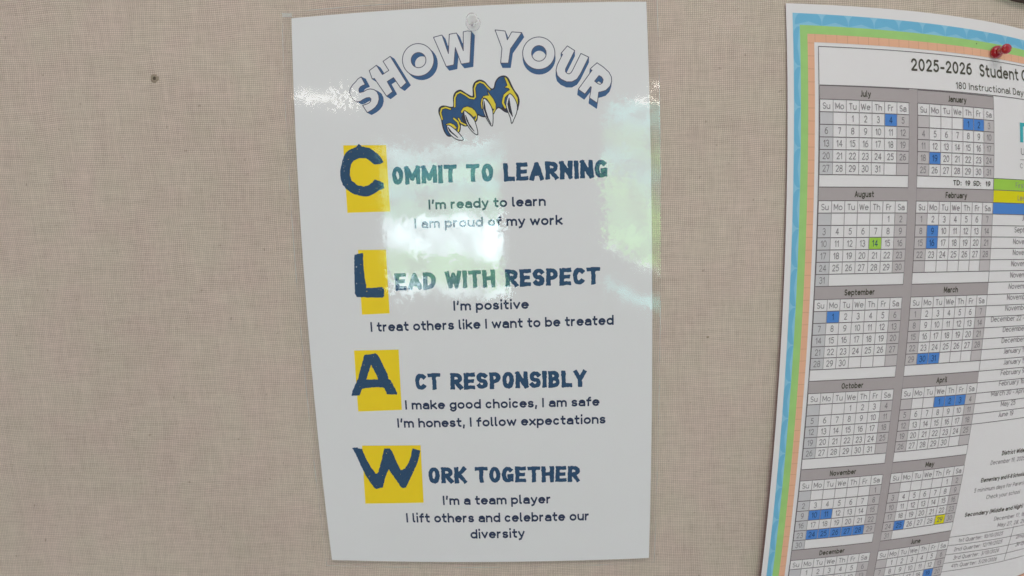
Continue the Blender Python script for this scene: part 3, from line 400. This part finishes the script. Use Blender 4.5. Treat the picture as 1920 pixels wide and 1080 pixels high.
poster = tag(empty('laminated_poster', P([(0, 184)], 0.)[0]), 'laminated white poster with yellow blocks and navy lettering under a clear push pin', 'poster')
def child(o, par):                                   # keep world position under a moved parent
    o.parent = par; o.matrix_parent_inverse = par.matrix_world.inverted(); return o
class Par:                                           # builds parts whose vertices are in world space
    pass
def part(o, par): return child(o, par) if o else None
part(sheet('paper_sheet', [(-107.4, -180), (107.2, -179.8), (110.4, 180.6), (-110.3, 179.7)], lift_poster, .12, PAPER, None, off=.12), poster)
FILM = film()
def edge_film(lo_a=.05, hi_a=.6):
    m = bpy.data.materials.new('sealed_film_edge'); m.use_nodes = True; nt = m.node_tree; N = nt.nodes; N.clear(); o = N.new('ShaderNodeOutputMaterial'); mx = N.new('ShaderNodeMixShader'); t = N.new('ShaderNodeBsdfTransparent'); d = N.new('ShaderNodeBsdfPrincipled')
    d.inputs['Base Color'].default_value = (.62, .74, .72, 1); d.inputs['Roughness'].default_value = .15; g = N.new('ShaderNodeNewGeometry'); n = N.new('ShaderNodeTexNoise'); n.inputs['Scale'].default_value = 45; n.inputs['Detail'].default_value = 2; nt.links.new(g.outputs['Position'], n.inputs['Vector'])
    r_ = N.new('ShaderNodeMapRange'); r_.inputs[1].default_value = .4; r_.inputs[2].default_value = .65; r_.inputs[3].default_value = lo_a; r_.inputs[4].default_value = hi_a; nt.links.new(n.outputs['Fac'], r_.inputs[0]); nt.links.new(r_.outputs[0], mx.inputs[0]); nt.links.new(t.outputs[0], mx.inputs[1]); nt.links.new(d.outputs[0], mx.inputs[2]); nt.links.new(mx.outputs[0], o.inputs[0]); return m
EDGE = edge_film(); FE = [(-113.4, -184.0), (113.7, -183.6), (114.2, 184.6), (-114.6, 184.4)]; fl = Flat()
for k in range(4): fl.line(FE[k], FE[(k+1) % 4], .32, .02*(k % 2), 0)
fl.quad([(-113.6, -184.1), (-107.2, -183.0), (-107.0, -180.6), (-113.2, -181.2)], .06, 1, 4)  # corner glint painted as a pale patch over the film

def fw(b, S, T): return b
def lift_film(b):
    b = np.asarray(b, float); e = np.clip((b[:, 0]-92)/22, 0, 1.2)
    return lift_poster(b)
part(sheet('laminate_film', [(-113.4, -184.0), (113.7, -183.6), (114.2, 184.6), (-114.6, 184.4)], lift_film, 0, FILM, None, 90, 140, off=.62), poster)
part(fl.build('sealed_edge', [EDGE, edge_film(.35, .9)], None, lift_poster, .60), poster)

L0, L1, L2, L3, L4 = .0, .05, .10, .15, .20          # ink layers a few hundredths of a millimetre apart
for name, polys, v in TITLE:
    polys = [np.array(p) for p in polys]; v = np.array(v); allp = polys[0]; lo = allp.min(0)-2; hi = allp.max(0)+2+np.abs(v); lo = lo-np.maximum(-v, 0)
    xs, ys, g = grid(lo, hi, .3); F = sdf_shape(g, polys); S = F.copy()
    for k in range(1, 11): S = np.minimum(S, sdf_shape(g-v*k/10, polys))
    fl = Flat()
    vv, ff = contour(S-.22, xs, ys); fl.add(vv, ff, L1, 0)
    vv, ff = contour(F-.28, xs, ys); fl.add(vv, ff, L2, 1)
    vv, ff = contour(F+.22, xs, ys); fl.add(vv, ff, L3, 2)
    part(fl.build('title_letter', [BLUEINK, LINEINK, WHITEINK], None, lift_poster), poster)
# claw emblem
allp = np.array(CLAW_BODY); pts = np.concatenate([allp]+[np.array(a) for a, _ in CLAW_NAILS]); xs, ys, g = grid(pts.min(0)-1, pts.max(0)+1, .22); fl = Flat()
F = sdf_poly(g, CLAW_BODY)
vv, ff = contour(F-.5, xs, ys); fl.add(vv, ff, L0, 0)
vv, ff = contour(F+.3, xs, ys); fl.add(vv, ff, L1, 1)
D = np.full(len(g), 9.); Y = D.copy()
for p in CLAW_DARK: D = np.minimum(D, sdf_poly(g, p))
vv, ff = contour(np.maximum(D, F+.2), xs, ys); fl.add(vv, ff, L1+.02, 0)
for p, t in CLAW_STROKES: Y = np.minimum(Y, sdf_path(g, p, t))
for p in CLAW_GOLD: Y = np.minimum(Y, sdf_poly(g, p))
vv, ff = contour(Y-.42, xs, ys); fl.add(vv, ff, L2, 0)
vv, ff = contour(Y, xs, ys); fl.add(vv, ff, L2+.02, 2)
claw = part(fl.build('claw_emblem', [BLACKINK, CLAWBLUE, CLAWGOLD], None, lift_poster), poster)
for a, b in CLAW_NAILS:
    fl = Flat(); F = sdf_poly(g, a); vv, ff = contour(F-.42, xs, ys); fl.add(vv, ff, L3, 0); vv, ff = contour(F+.1, xs, ys); fl.add(vv, ff, L3+.02, 1)
    vv, ff = contour(sdf_poly(g, b)-.22, xs, ys); fl.add(vv, ff, L4, 0)
    o = fl.build('talon', [BLACKINK, WHITEINK], None, lift_poster); o.parent = claw; o.matrix_parent_inverse = poster.matrix_world.inverted() @ Matrix() if False else claw.matrix_parent_inverse.copy() @ Matrix(); o.matrix_parent_inverse = (poster.matrix_world @ poster.matrix_world.inverted()).inverted()
for name, polys, q, specks in INITIAL:
    fl = Flat(); fl.quad(q, L0, 0, 10); blk = part(fl.build('yellow_block', [GOLD], None, lift_poster), poster)
    pl = np.array(polys[0]); xs, ys, g = grid(pl.min(0)-1, pl.max(0)+1, .22); F = sdf_shape(g, [np.array(p) for p in polys])
    F = F+.35*vnoise(g, .9)+.18*vnoise(g, 2.6, 11)
    for sx_, sy_, r_ in specks: F = np.maximum(F, r_*.5-np.hypot((g[:, 0]-sx_)*1.3, g[:, 1]-sy_)+.25*vnoise(g, 3, 5))
    for _ in range(22):
        k = rng.integers(len(g)); F = np.maximum(F, .12+.14*rng.random()-np.hypot(*(g-g[k]).T))
    fl = Flat(); vv, ff = contour(F, xs, ys); fl.add(vv, ff, L1, 0); o = fl.build('initial_letter', [NAVY], None, lift_poster); o.parent = blk
for s, a, b, cap in HEADINGS:
    fl = Flat(); text(fl, s, a, b, cap, .262, True, L0); part(fl.build('heading_word', [NAVY], None, lift_poster), poster)
for s, a, b, cap in BODY:
    fl = Flat(); text(fl, s, a, b, cap*1.03, .205, h=L0, gap=.115); part(fl.build('text_line', [NAVYT], None, lift_poster), poster)

# ---------------------------------------------------------------- the school calendar
calendar = tag(empty('school_calendar', P(cal([(15, 48)]), 0.)[0]), 'school year calendar sheet with blue, green and orange border, pinned by a red push pin', 'calendar')
def cpart(fl, name, mats, par=calendar):
    o = fl.build(name, mats, None, lift_calendar, .12); o.parent = par; o.matrix_parent_inverse = calendar.matrix_world.inverted() if par is calendar else Matrix(); return o
c4 = lambda a, b, c, d: cal([(a, b), (c, b), (c, d), (a, d)])
PR, PB_ = 33.0, 50.6
part(sheet('paper_sheet', cal([(-2.37, -6.36), (PR, -6.9), (PR, PB_), (-2.33, PB_)]), lift_calendar, .1, CALPAPER, None, 70, 90, off=0.), calendar)
CB = mat('sky_blue_ink', (.17, .475, .68), .6, .2, .05, 90); CBL = mat('pale_blue_ink', (.265, .56, .73), .6, .2, .06, 90)
CG = mat('leaf_green_ink', (.36, .62, .20), .6, .2, .10, 110); CO = mat('peach_orange_ink', (.80, .45, .29), .6, .2, .05, 110); COL_ = mat('brick_line_ink', (.62, .34, .22), .6, .2)
CGRAY = mat('header_gray_ink', (.43, .385, .38), .6, .2, .03, 200); CSH = mat('weekend_gray_ink', (.56, .52, .515), .6, .2, .04, 200); CSHL = mat('sunday_gray_ink', (.575, .565, .57), .6, .2, .04, 200)
CLN = mat('grid_line_ink', (.17, .145, .15), .6, .2); CLV = mat('light_grid_line_ink', (.34, .31, .315), .6, .2); CTX = mat('grey_text_ink', (.26, .24, .245), .6, .2); CBK = mat('black_text_ink', (.085, .08, GAPB), .6, .2)
CBL2 = mat('holiday_blue_ink', (.085, .245, .62), .6, .2, .04, 200); CG2 = mat('first_day_green_ink', (.36, .62, .08), .6, .2, .04, 200); CY2 = mat('last_day_yellow_ink', (.72, .66, .01), .6, .2, .03, 200); CTEAL = mat('teal_logo_ink', (.06, .42, .46), .6, .2)
def ring(o, i, mt, h, name):                         # band between two rectangles (l,t,r,b)
    fl = Flat(); s = 5.
    def q4(p):
        for k in range(1): pass
    for quad in ([(o[0], o[1]), (o[2], o[1]), (i[2], i[1]), (i[0], i[1])], [(o[0], o[1]), (i[0], i[1]), (i[0], i[3]), (o[0], o[3])], [(i[2], i[1]), (o[2], o[1]), (o[2], o[3]), (i[2], i[3])], [(i[0], i[3]), (i[2], i[3]), (o[2], o[3]), (o[0], o[3])]):
        q = np.array(quad, float); a = np.linspace(0, 1, 57); b = np.linspace(0, 1, 3)
        wide = abs(q[1]-q[0]).sum() > abs(q[3]-q[0]).sum()
        S, T = np.meshgrid(a if wide else b, b if wide else a); kx = S.shape[1]; S = S.ravel()[:, None]; T = T.ravel()[:, None]
        v = (q[0]*(1-S)+q[1]*S)*(1-T)+(q[3]*(1-S)+q[2]*S)*T; ky = len(v)//kx
        fl.add(cal(v), [(r*kx+c, (r+1)*kx+c, (r+1)*kx+c+1, r*kx+c+1) for r in range(ky-1) for c in range(kx-1)], h, 0)
    return cpart(fl, name, [mt])
BR = PR-.45; BBm = 50.1
r0 = (-1.90, -5.63, BR, BBm); r1 = (-1.40, -4.70, BR-.5, BBm-.62); r2 = (-.86, -4.02, BR-1., BBm-1.24); r3 = (-.36, -3.38, BR-1.5, BBm-1.9)
bb = ring(r0, r1, CBL, L0, 'blue_border'); ring(r1, r2, CG, L0, 'green_border'); ob = ring(r2, r3, CO, L0, 'orange_border')
fl = Flat(); x = -1.75                                # blue scallops of the border print
for k in range(30):
    if x > BR-2: break
    w = 1.98; hp = [(x, -4.71), (x, -4.98), (x+.05, -5.22), (x+.15, -5.44), (x+.30, -5.60), (x+w-.30, -5.60), (x+w-.15, -5.44), (x+w-.05, -5.22), (x+w, -4.98), (x+w, -4.71)]
    fl.add(cal([(x+w/2, -5.)]+hp), [(0, i+1, i) for i in range(1, 10)], L1, 0); x += 2.02
y = -4.6
while y < BBm-2:
    hp = [(-1.41, y+.02), (-1.62, y+.06), (-1.80, y+.30), (-1.885, y+.62), (-1.885, y+2.52), (-1.80, y+2.84), (-1.62, y+3.08), (-1.41, y+3.12)]
    fl.add(cal([(-1.6, y+1.6)]+hp), [(0, i, i+1) for i in range(1, 8)], L1, 0); y += 3.18
cpart(fl, 'scallop_pattern', [CB], bb)
fl = Flat(); yy = -3.3
while yy < BBm-2: fl.line(*cal([(-.86, yy), (-.36, yy)]), .32, L1, 0); yy += 1.02
xx = -.3
while xx < BR-1.6: fl.line(*cal([(xx, -4.02), (xx, -3.38)]), .32, L1, 0); xx += .82
cpart(fl, 'brick_pattern', [COL_], ob)
# black frame line and the title box
fl = Flat(); XR = BR-1.85
for a, b in (((-.06, -3.06), (XR, -3.20)), ((-.06, -3.06), (-.03, 48.3)), ((-.03, 48.3), (XR, 48.3)), ((XR, -3.2), (XR, 48.3))): fl.line(*cal([a, b]), .45, L1, 0)
fl.line(*cal([(0, -.02), (XR, -.2)]), .55, L1, 0)
cpart(fl, 'frame_line', [CLN])
for s, a, b, cap, wt in CAL_TITLE:
    fl = Flat(); text(fl, s, a, b, cap, wt, h=L1); cpart(fl, 'title_lettering', [CBK])
fl = Flat(); t0 = np.array(CAL_TITLE[1][2]); text(fl, 'Calendar', t0+np.array([3.4, 0]), None, CAL_TITLE[1][3], .17, h=L1, sx=.84); cpart(fl, 'title_lettering', [CBK])
GAP = .72; HNK = mat('ink_on_colour', (.03, .07, .16), .6, .2)
fl = Flat(); fl.rect(7, -.0, 7+GAP, 48.3, L0, 0, fn=cal); cpart(fl, 'divider_strip', [CGRAY])
MON = [('July', 0, 0, 2, 31), ('August', 0, 1, 5, 31), ('September', 0, 2, 1, 30), ('October', 0, 3, 3, 31), ('November', 0, 4, 6, 30), ('December', 0, 5, 1, 31),
       ('January', 1, 0, 4, 31), ('February', 1, 1, 0, 28), ('March', 1, 2, 0, 31), ('April', 1, 3, 3, 30), ('May', 1, 4, 5, 31), ('June', 1, 5, 1, 30)]
HOL = {'July': [4], 'September': [1], 'November': [10, 11, 24, 25, 26, 27, 28], 'January': [1, 2, 19], 'February': [9, 16], 'March': [30, 31], 'April': [1, 2, 3], 'May': [25], 'June': [19]}
for name, blk, m, first, nd in MON:
    x0 = blk*(7+GAP); xe = x0+7; F_ = lambda: Flat()
    tb = Flat(); tb.rect(x0, row(m, 0), xe, row(m, 1), L0, 0, fn=cal)
    lastfull = 7
    tb.rect(x0, row(m, 2), x0+1, row(m, 7), L0, 1, fn=cal); tb.rect(x0+6, row(m, 2), x0+7, row(m, 7), L0, 2, fn=cal)
    six = first+nd > 35
    if six: tb.rect(x0, row(m, 7), x0+1, row(m, 8), L0, 1, fn=cal)
    table = cpart(tb, 'month_table', [CGRAY, CSHL if blk == 0 else CSH, CSH])
    gl = Flat()
    for k in range(0, 8): gl.line(*cal([(x0, row(m, k)), (xe, row(m, k))]), .52 if k != 1 else .42, L2, 0)
    for c in range(0, 8): gl.line(*cal([(x0+c, row(m, 1)), (x0+c, row(m, 7))]), .38, L2+.01, 1 if c not in (0,) else 0)
    gl.line(*cal([(x0, row(m, 0)), (x0, row(m, 1))]), .35, L2, 1); gl.line(*cal([(x0, row(m, 7)), (x0, row(m, 8))]), .38, L2, 1); gl.line(*cal([(xe, row(m, 7)), (xe, row(m, 8))]), .38, L2, 1)
    if six: gl.line(*cal([(x0+1, row(m, 7)), (x0+1, row(m, 8))]), .38, L2, 1)
    cpart(gl, 'grid_lines', [CLN, CLV], table)
    tx = Flat(); text(tx, name, cal([(x0+3.5, row(m, .0)+.80)])[0], None, 4.1, .20, h=L3, m=1, align='c', sx=.62, gap=.12)
    for c, dn in enumerate(('Su', 'Mo', 'Tu', 'We', 'Th', 'Fr', 'Sa')): text(tx, dn, cal([(x0+c+.5, row(m, 1)+.76)])[0], None, 4.0, .12, h=L3, m=0, align='c', sx=.76, gap=.14)
    for d in range(1, nd+1):
        i = first+d-1; r, c = divmod(i, 7)
        if d in HOL.get(name, []) or (name, d) in (('August', 14), ('May', 29)):
            hc = Flat(); hc.rect(x0+c+.03, row(m, 2+r)+.03, x0+c+.99, row(m, 3+r)-.03, L1, 0, fn=cal)
            cpart(hc, 'highlight_cell', [CG2 if name == 'August' else CY2 if (name, d) == ('May', 29) else CBL2], table)
        hi = d in HOL.get(name, []) or (name, d) in (('August', 14), ('May', 29)); s = str(d); text(tx, s, cal([(x0+c+.5, row(m, 2+r)+.76)])[0], None, 4.3, .12, h=L3, m=2 if hi else 0, align='c', sx=.72, gap=.14)
    if name == 'January':
        for s, c in (('TD:', 3.55), ('19', 4.5), ('SD:', 5.4), ('19', 6.45)): text(tx, s, cal([(x0+c, row(m, 7)+.70)])[0], None, 3.4, .17, h=L3, m=1, align='c', sx=.9)
    cpart(tx, 'date_lettering', [CTX, CBK, HNK], table)
# right hand column: key, holiday list, notes
ix = 7+GAP+7; IR = 27.6
ky = Flat(); ky.rect(ix, row(0, 7), IR, row(1, 0), L0, 0, fn=cal); ky.rect(ix, row(1, 0), IR, row(1, 1), L0, 1, fn=cal); ky.rect(ix, row(1, 1), IR, row(1, 2), L0, 2, fn=cal)
key = cpart(ky, 'colour_key', [CG2, CY2, CBL2])
tx = Flat(); text(tx, 'First day of School', cal([(ix+2.3, row(0, 7)+.73)])[0], None, 3.7, .12, h=L2, sx=.74); cpart(tx, 'key_lettering', [CTX], key)
tx = Flat(); text(tx, 'Last Day of School', cal([(ix+2.55, row(1, 0)+.82)])[0], None, 3.7, .12, h=L2, sx=.74); cpart(tx, 'key_lettering', [CTX], key)
hl = Flat(); ys_ = [row(0, 7), row(1, 0), row(1, 1)]+[row(1, k) for k in range(2, 8)]+[row(2, k) for k in range(0, 8)]+[row(3, k) for k in range(0, 6)]
for y in ys_: hl.line(*cal([(ix, y), (XR, y)]), .45, L2, 0)
hl.line(*cal([(ix, row(0, 0)), (ix, row(3, 0))]), .35, L2, 1)
hol = cpart(hl, 'holiday_list', [CLN, CLV])
tx = Flat()
for s, a in INFO: text(tx, s, a, None, 3.9, .12, h=L2, sx=.76, gap=.14)
cpart(tx, 'list_lettering', [CTX], hol)
tx = Flat()
for s, a, b, bold in NOTES: text(tx, s, a, b, 3.7 if bold else 3.6, .19 if bold else .12, h=L2, m=bold)
for a, b in QLINES: tx.line(a, b, .40, L2, 2)
cpart(tx, 'notes_lettering', [CTX, CBK, CLN])
lg = Flat(); lg.rect(17.48, 1.98, 17.82, 3.72, L1, 0, fn=cal); lg.rect(17.82, 1.98, 18.9, 2.3, L1, 0, fn=cal); lg.line(*cal([(17.45, 5.25), (20.5, 5.2)]), .35, L1, 1)
text(lg, 'U', cal([(17.55, 4.82)])[0], None, 4.6, .13, h=L1, m=1); text(lg, 'C', cal([(17.45, 6.0)])[0], None, 3.4, .12, h=L1, m=1)
cpart(lg, 'logo_print', [CTEAL, CTX])
dk = pin_hole(0, 0, .0005, 1) if False else None
fl = Flat(); c = cal([(13.3, -4.44)])[0]; a = np.linspace(0, 2*math.pi, 13)[:-1]; fl.add(np.concatenate([[c], c+.42*np.stack([np.cos(a), np.sin(a)], 1)]), [(0, i+1, (i+1) % 12+1) for i in range(12)], L3, 0); cpart(fl, 'prick_mark', [PIT])

# ---------------------------------------------------------------- push pins (turned profile, axis out of the wall)
def pin(x, y, lift0, s, m, label, name='push_pin'):
    base = P([(x, y)], lift0)[0]; root = tag(empty(name, base), label, 'push pin'); 
    def lathe(nm, prof, mt, n=40):
        v = []; f = []
        for r, h in prof:
            for i in range(n): a = 2*math.pi*i/n; v.append((r*s*math.cos(a), -h*s, r*s*math.sin(a)))
        for k in range(len(prof)-1):
            for i in range(n): f.append((k*n+i, (k+1)*n+i, (k+1)*n+(i+1) % n, k*n+(i+1) % n))
        f.append(tuple(range(n))); f.append(tuple(reversed(range((len(prof)-1)*n, len(prof)*n))))
        o = mesh(nm, v, f, mt, root, None, True); return o
    lathe('collar', [(.0006, .0001), (.0030, .0001), (.0038, .0004), (.0041, .0010), (.0040, .0016), (.0033, .0023), (.0022, .0030)], m)
    lathe('grip', [(.0021, .0031), (.0017, .0040), (.0016, .0052), (.0018, .0062), (.0024, .0071)], m)
    lathe('head', [(.0023, .0072), (.0029, .0075), (.0032, .0081), (.0032, .0089), (.0028, .0095), (.0018, .0099), (.0008, .0100)], m)
    lathe('needle', [(.0004, -.0035), (.0005, .0001), (.0005, .0020)], STEEL, 10)
    return root
STEEL = bpy.data.materials.new('steel'); STEEL.use_nodes = True; p = STEEL.node_tree.nodes['Principled BSDF']; p.inputs['Metallic'].default_value = 1; p.inputs['Roughness'].default_value = .25; p.inputs['Base Color'].default_value = (.6, .6, .6, 1)
lp = float(lift_poster(np.array([[3.94, -169]]))[0])+.65; lc = float(lift_calendar(np.array([[351.6, -160.8]]))[0])+.15
pin(3.94, -169.0, lp, 1.12, plastic('clear_plastic', (.99, 1, .99), 1., .35), 'clear plastic push pin at the top centre of the laminated poster')
pin(351.4, -160.7, lc, .93, plastic('red_plastic', (.45, .002, .006), .2, .25), 'translucent red push pin at the top of the school calendar')

# ---------------------------------------------------------------- the windows and assumed ceiling lights across the room, placed to be mirrored in the laminate
def emit(name, build):
    m = bpy.data.materials.new(name); m.use_nodes = True; nt = m.node_tree; nt.nodes.clear(); out = nt.nodes.new('ShaderNodeOutputMaterial'); e = nt.nodes.new('ShaderNodeEmission'); nt.links.new(e.outputs[0], out.inputs[0]); build(nt, e); return m
def garden(nt, e, z0, z1, strong, tilt=0.):
    g = nt.nodes.new('ShaderNodeNewGeometry'); s = nt.nodes.new('ShaderNodeSeparateXYZ'); nt.links.new(g.outputs['Position'], s.inputs[0])
    n = nt.nodes.new('ShaderNodeTexNoise'); n.inputs['Scale'].default_value = 4.2; n.inputs['Detail'].default_value = 4; nt.links.new(g.outputs['Position'], n.inputs['Vector'])
    mr = nt.nodes.new('ShaderNodeMapRange'); mr.inputs[1].default_value = z0; mr.inputs[2].default_value = z1; tl = nt.nodes.new('ShaderNodeMath'); tl.operation = 'MULTIPLY_ADD'; nt.links.new(s.outputs['X'], tl.inputs[0]); tl.inputs[1].default_value = tilt; tl.inputs[2].default_value = -.6*tilt
    t2 = nt.nodes.new('ShaderNodeMath'); nt.links.new(tl.outputs[0], t2.inputs[0]); nt.links.new(s.outputs['Z'], t2.inputs[1]); nt.links.new(t2.outputs[0], mr.inputs[0])
    ad = nt.nodes.new('ShaderNodeMath'); ad.operation = 'MULTIPLY_ADD'; nt.links.new(n.outputs['Fac'], ad.inputs[0]); ad.inputs[1].default_value = .10; nt.links.new(mr.outputs[0], ad.inputs[2])
    rp = nt.nodes.new('ShaderNodeValToRGB'); nt.links.new(ad.outputs[0], rp.inputs[0]); el = rp.color_ramp.elements
    stops = strong; el[0].position = stops[0][0]; el[0].color = (*stops[0][1], 1); el[1].position = stops[-1][0]; el[1].color = (*stops[-1][1], 1)
    for p_, c_ in stops[1:-1]: k = el.new(p_); k.color = (*c_, 1)
    v = nt.nodes.new('ShaderNodeTexNoise'); v.inputs['Scale'].default_value = 7; v.inputs['Detail'].default_value = 5; nt.links.new(g.outputs['Position'], v.inputs['Vector'])
    mm_ = nt.nodes.new('ShaderNodeMapRange'); mm_.inputs[1].default_value = .3; mm_.inputs[2].default_value = .7; mm_.inputs[3].default_value = .2; mm_.inputs[4].default_value = 2.1; nt.links.new(v.outputs['Fac'], mm_.inputs[0])
    vm = nt.nodes.new('ShaderNodeVectorMath'); vm.operation = 'SCALE'; nt.links.new(rp.outputs[0], vm.inputs[0]); nt.links.new(mm_.outputs[0], vm.inputs['Scale']); nt.links.new(vm.outputs[0], e.inputs[0]); e.inputs[1].default_value = 14.
GREEN = (.12, .30, .19); PALE = (.10, .28, .27); SUN = (.78, 1.0, 1.04); LAWN = (.16, .36, .15); DARK = (.02, .02, .02)
m1 = emit('garden_daylight', lambda nt, e: garden(nt, e, -.575, .702, [(0., SUN), (.085, SUN), (.11, LAWN), (.24, LAWN), (.27, SUN), (.47, SUN), (.50, GREEN), (.62, GREEN), (.68, PALE), (.8, GREEN), (.92, PALE), (.97, (.2, .34, .34))]))
m2 = emit('tree_daylight', lambda nt, e: garden(nt, e, -.9, .92, [(.0, DARK), (.22, DARK), (.26, PALE), (.29, PALE), (.32, DARK), (.44, DARK), (.46, (.5, .6, .6)), (.48, (.18, .42, .12)), (.60, (.12, .30, .11)), (.68, (.18, .42, .12)), (.8, PALE), (.9, (.12, .30, .11)), (1., PALE)], .6))  # dark and pale bands painted into the pane slant its mirrored lower edge
FRM = mat('white_window_frame', (.6, .6, .6), .5)
def window(x0, x1, z0, z1, m, label, bars):
    y = -4.5; r = tag(empty('window', ((x0+x1)/2, y, z0)), label, 'window'); ox, oz = (x0+x1)/2, z0; f = .04
    def bx(nm, a, b, mt, par): o = box(nm, (a[0]-ox, a[1], a[2]-oz), (b[0]-ox, b[1], b[2]-oz), mt, par); return o
    xs_ = [x0+(x1-x0)*k/(bars+1) for k in range(bars+2)]
    for a, b in zip(xs_[:-1], xs_[1:]): bx('pane', (a+.004, -.006, z0+.004), (b-.004, .0, z1-.004), m, r)
    for k, a in enumerate(xs_): bx('mullion', (a-(f if k == 0 else .008), -.03, z0), (a+(f if k == bars+1 else .008)-(0 if k else .036), .03, z1), FRM, r)
    bx('sill', (x0-f, -.03, z0-.05), (x1+f, .06, z0-.002), FRM, r); bx('lintel', (x0-f, -.03, z1+.002), (x1+f, .03, z1+.05), FRM, r)
window(-1.09, -.156, -.575, .702, m1, 'left window across the room with sunlit garden, mirrored in the poster laminate', 0)
window(.60, 1.60, -.90, .95, m2, 'right window across the room showing green trees, mirrored in the laminate edge', 1)
m3 = emit('fluorescent_tube', lambda nt, e: (setattr(e.inputs[0], 'default_value', (1, .97, .9, 1)), setattr(e.inputs[1], 'default_value', 19.)))
def lamp(x, y, z, w, d, label, slope=0):  # assumed lamps placed for mirrored glints; the tilt slants one glint
    r = tag(empty('ceiling_light', (x, y, z)), label, 'ceiling light', 'ceiling lights across the room')
    box('diffuser', (-w/2, -d/2, 0), (w/2, d/2, .03), m3, r); r.rotation_euler = (0, math.radians(slope), 0); box('housing', (-w/2-.02, -d/2-.02, .032), (w/2+.02, d/2+.02, .08), FRM, r)
lamp(-1.84, -4.5, 1.06, .16, .10, 'short ceiling light farthest left, mirrored at the left edge of the laminate')
lamp(-1.42, -4.5, .93, .42, .04, 'long ceiling light mirrored beside the letter S of the poster title')
lamp(1.12, -4.5, 1.05, .34, .12, 'ceiling light mirrored at the upper right edge of the laminate')
lamp(.98, -4.5, .88, .36, .05, 'slightly sloping ceiling light mirrored just right of the letter R', 14)  # lamp tilted to slant its glint, standing in for the laminate's bow
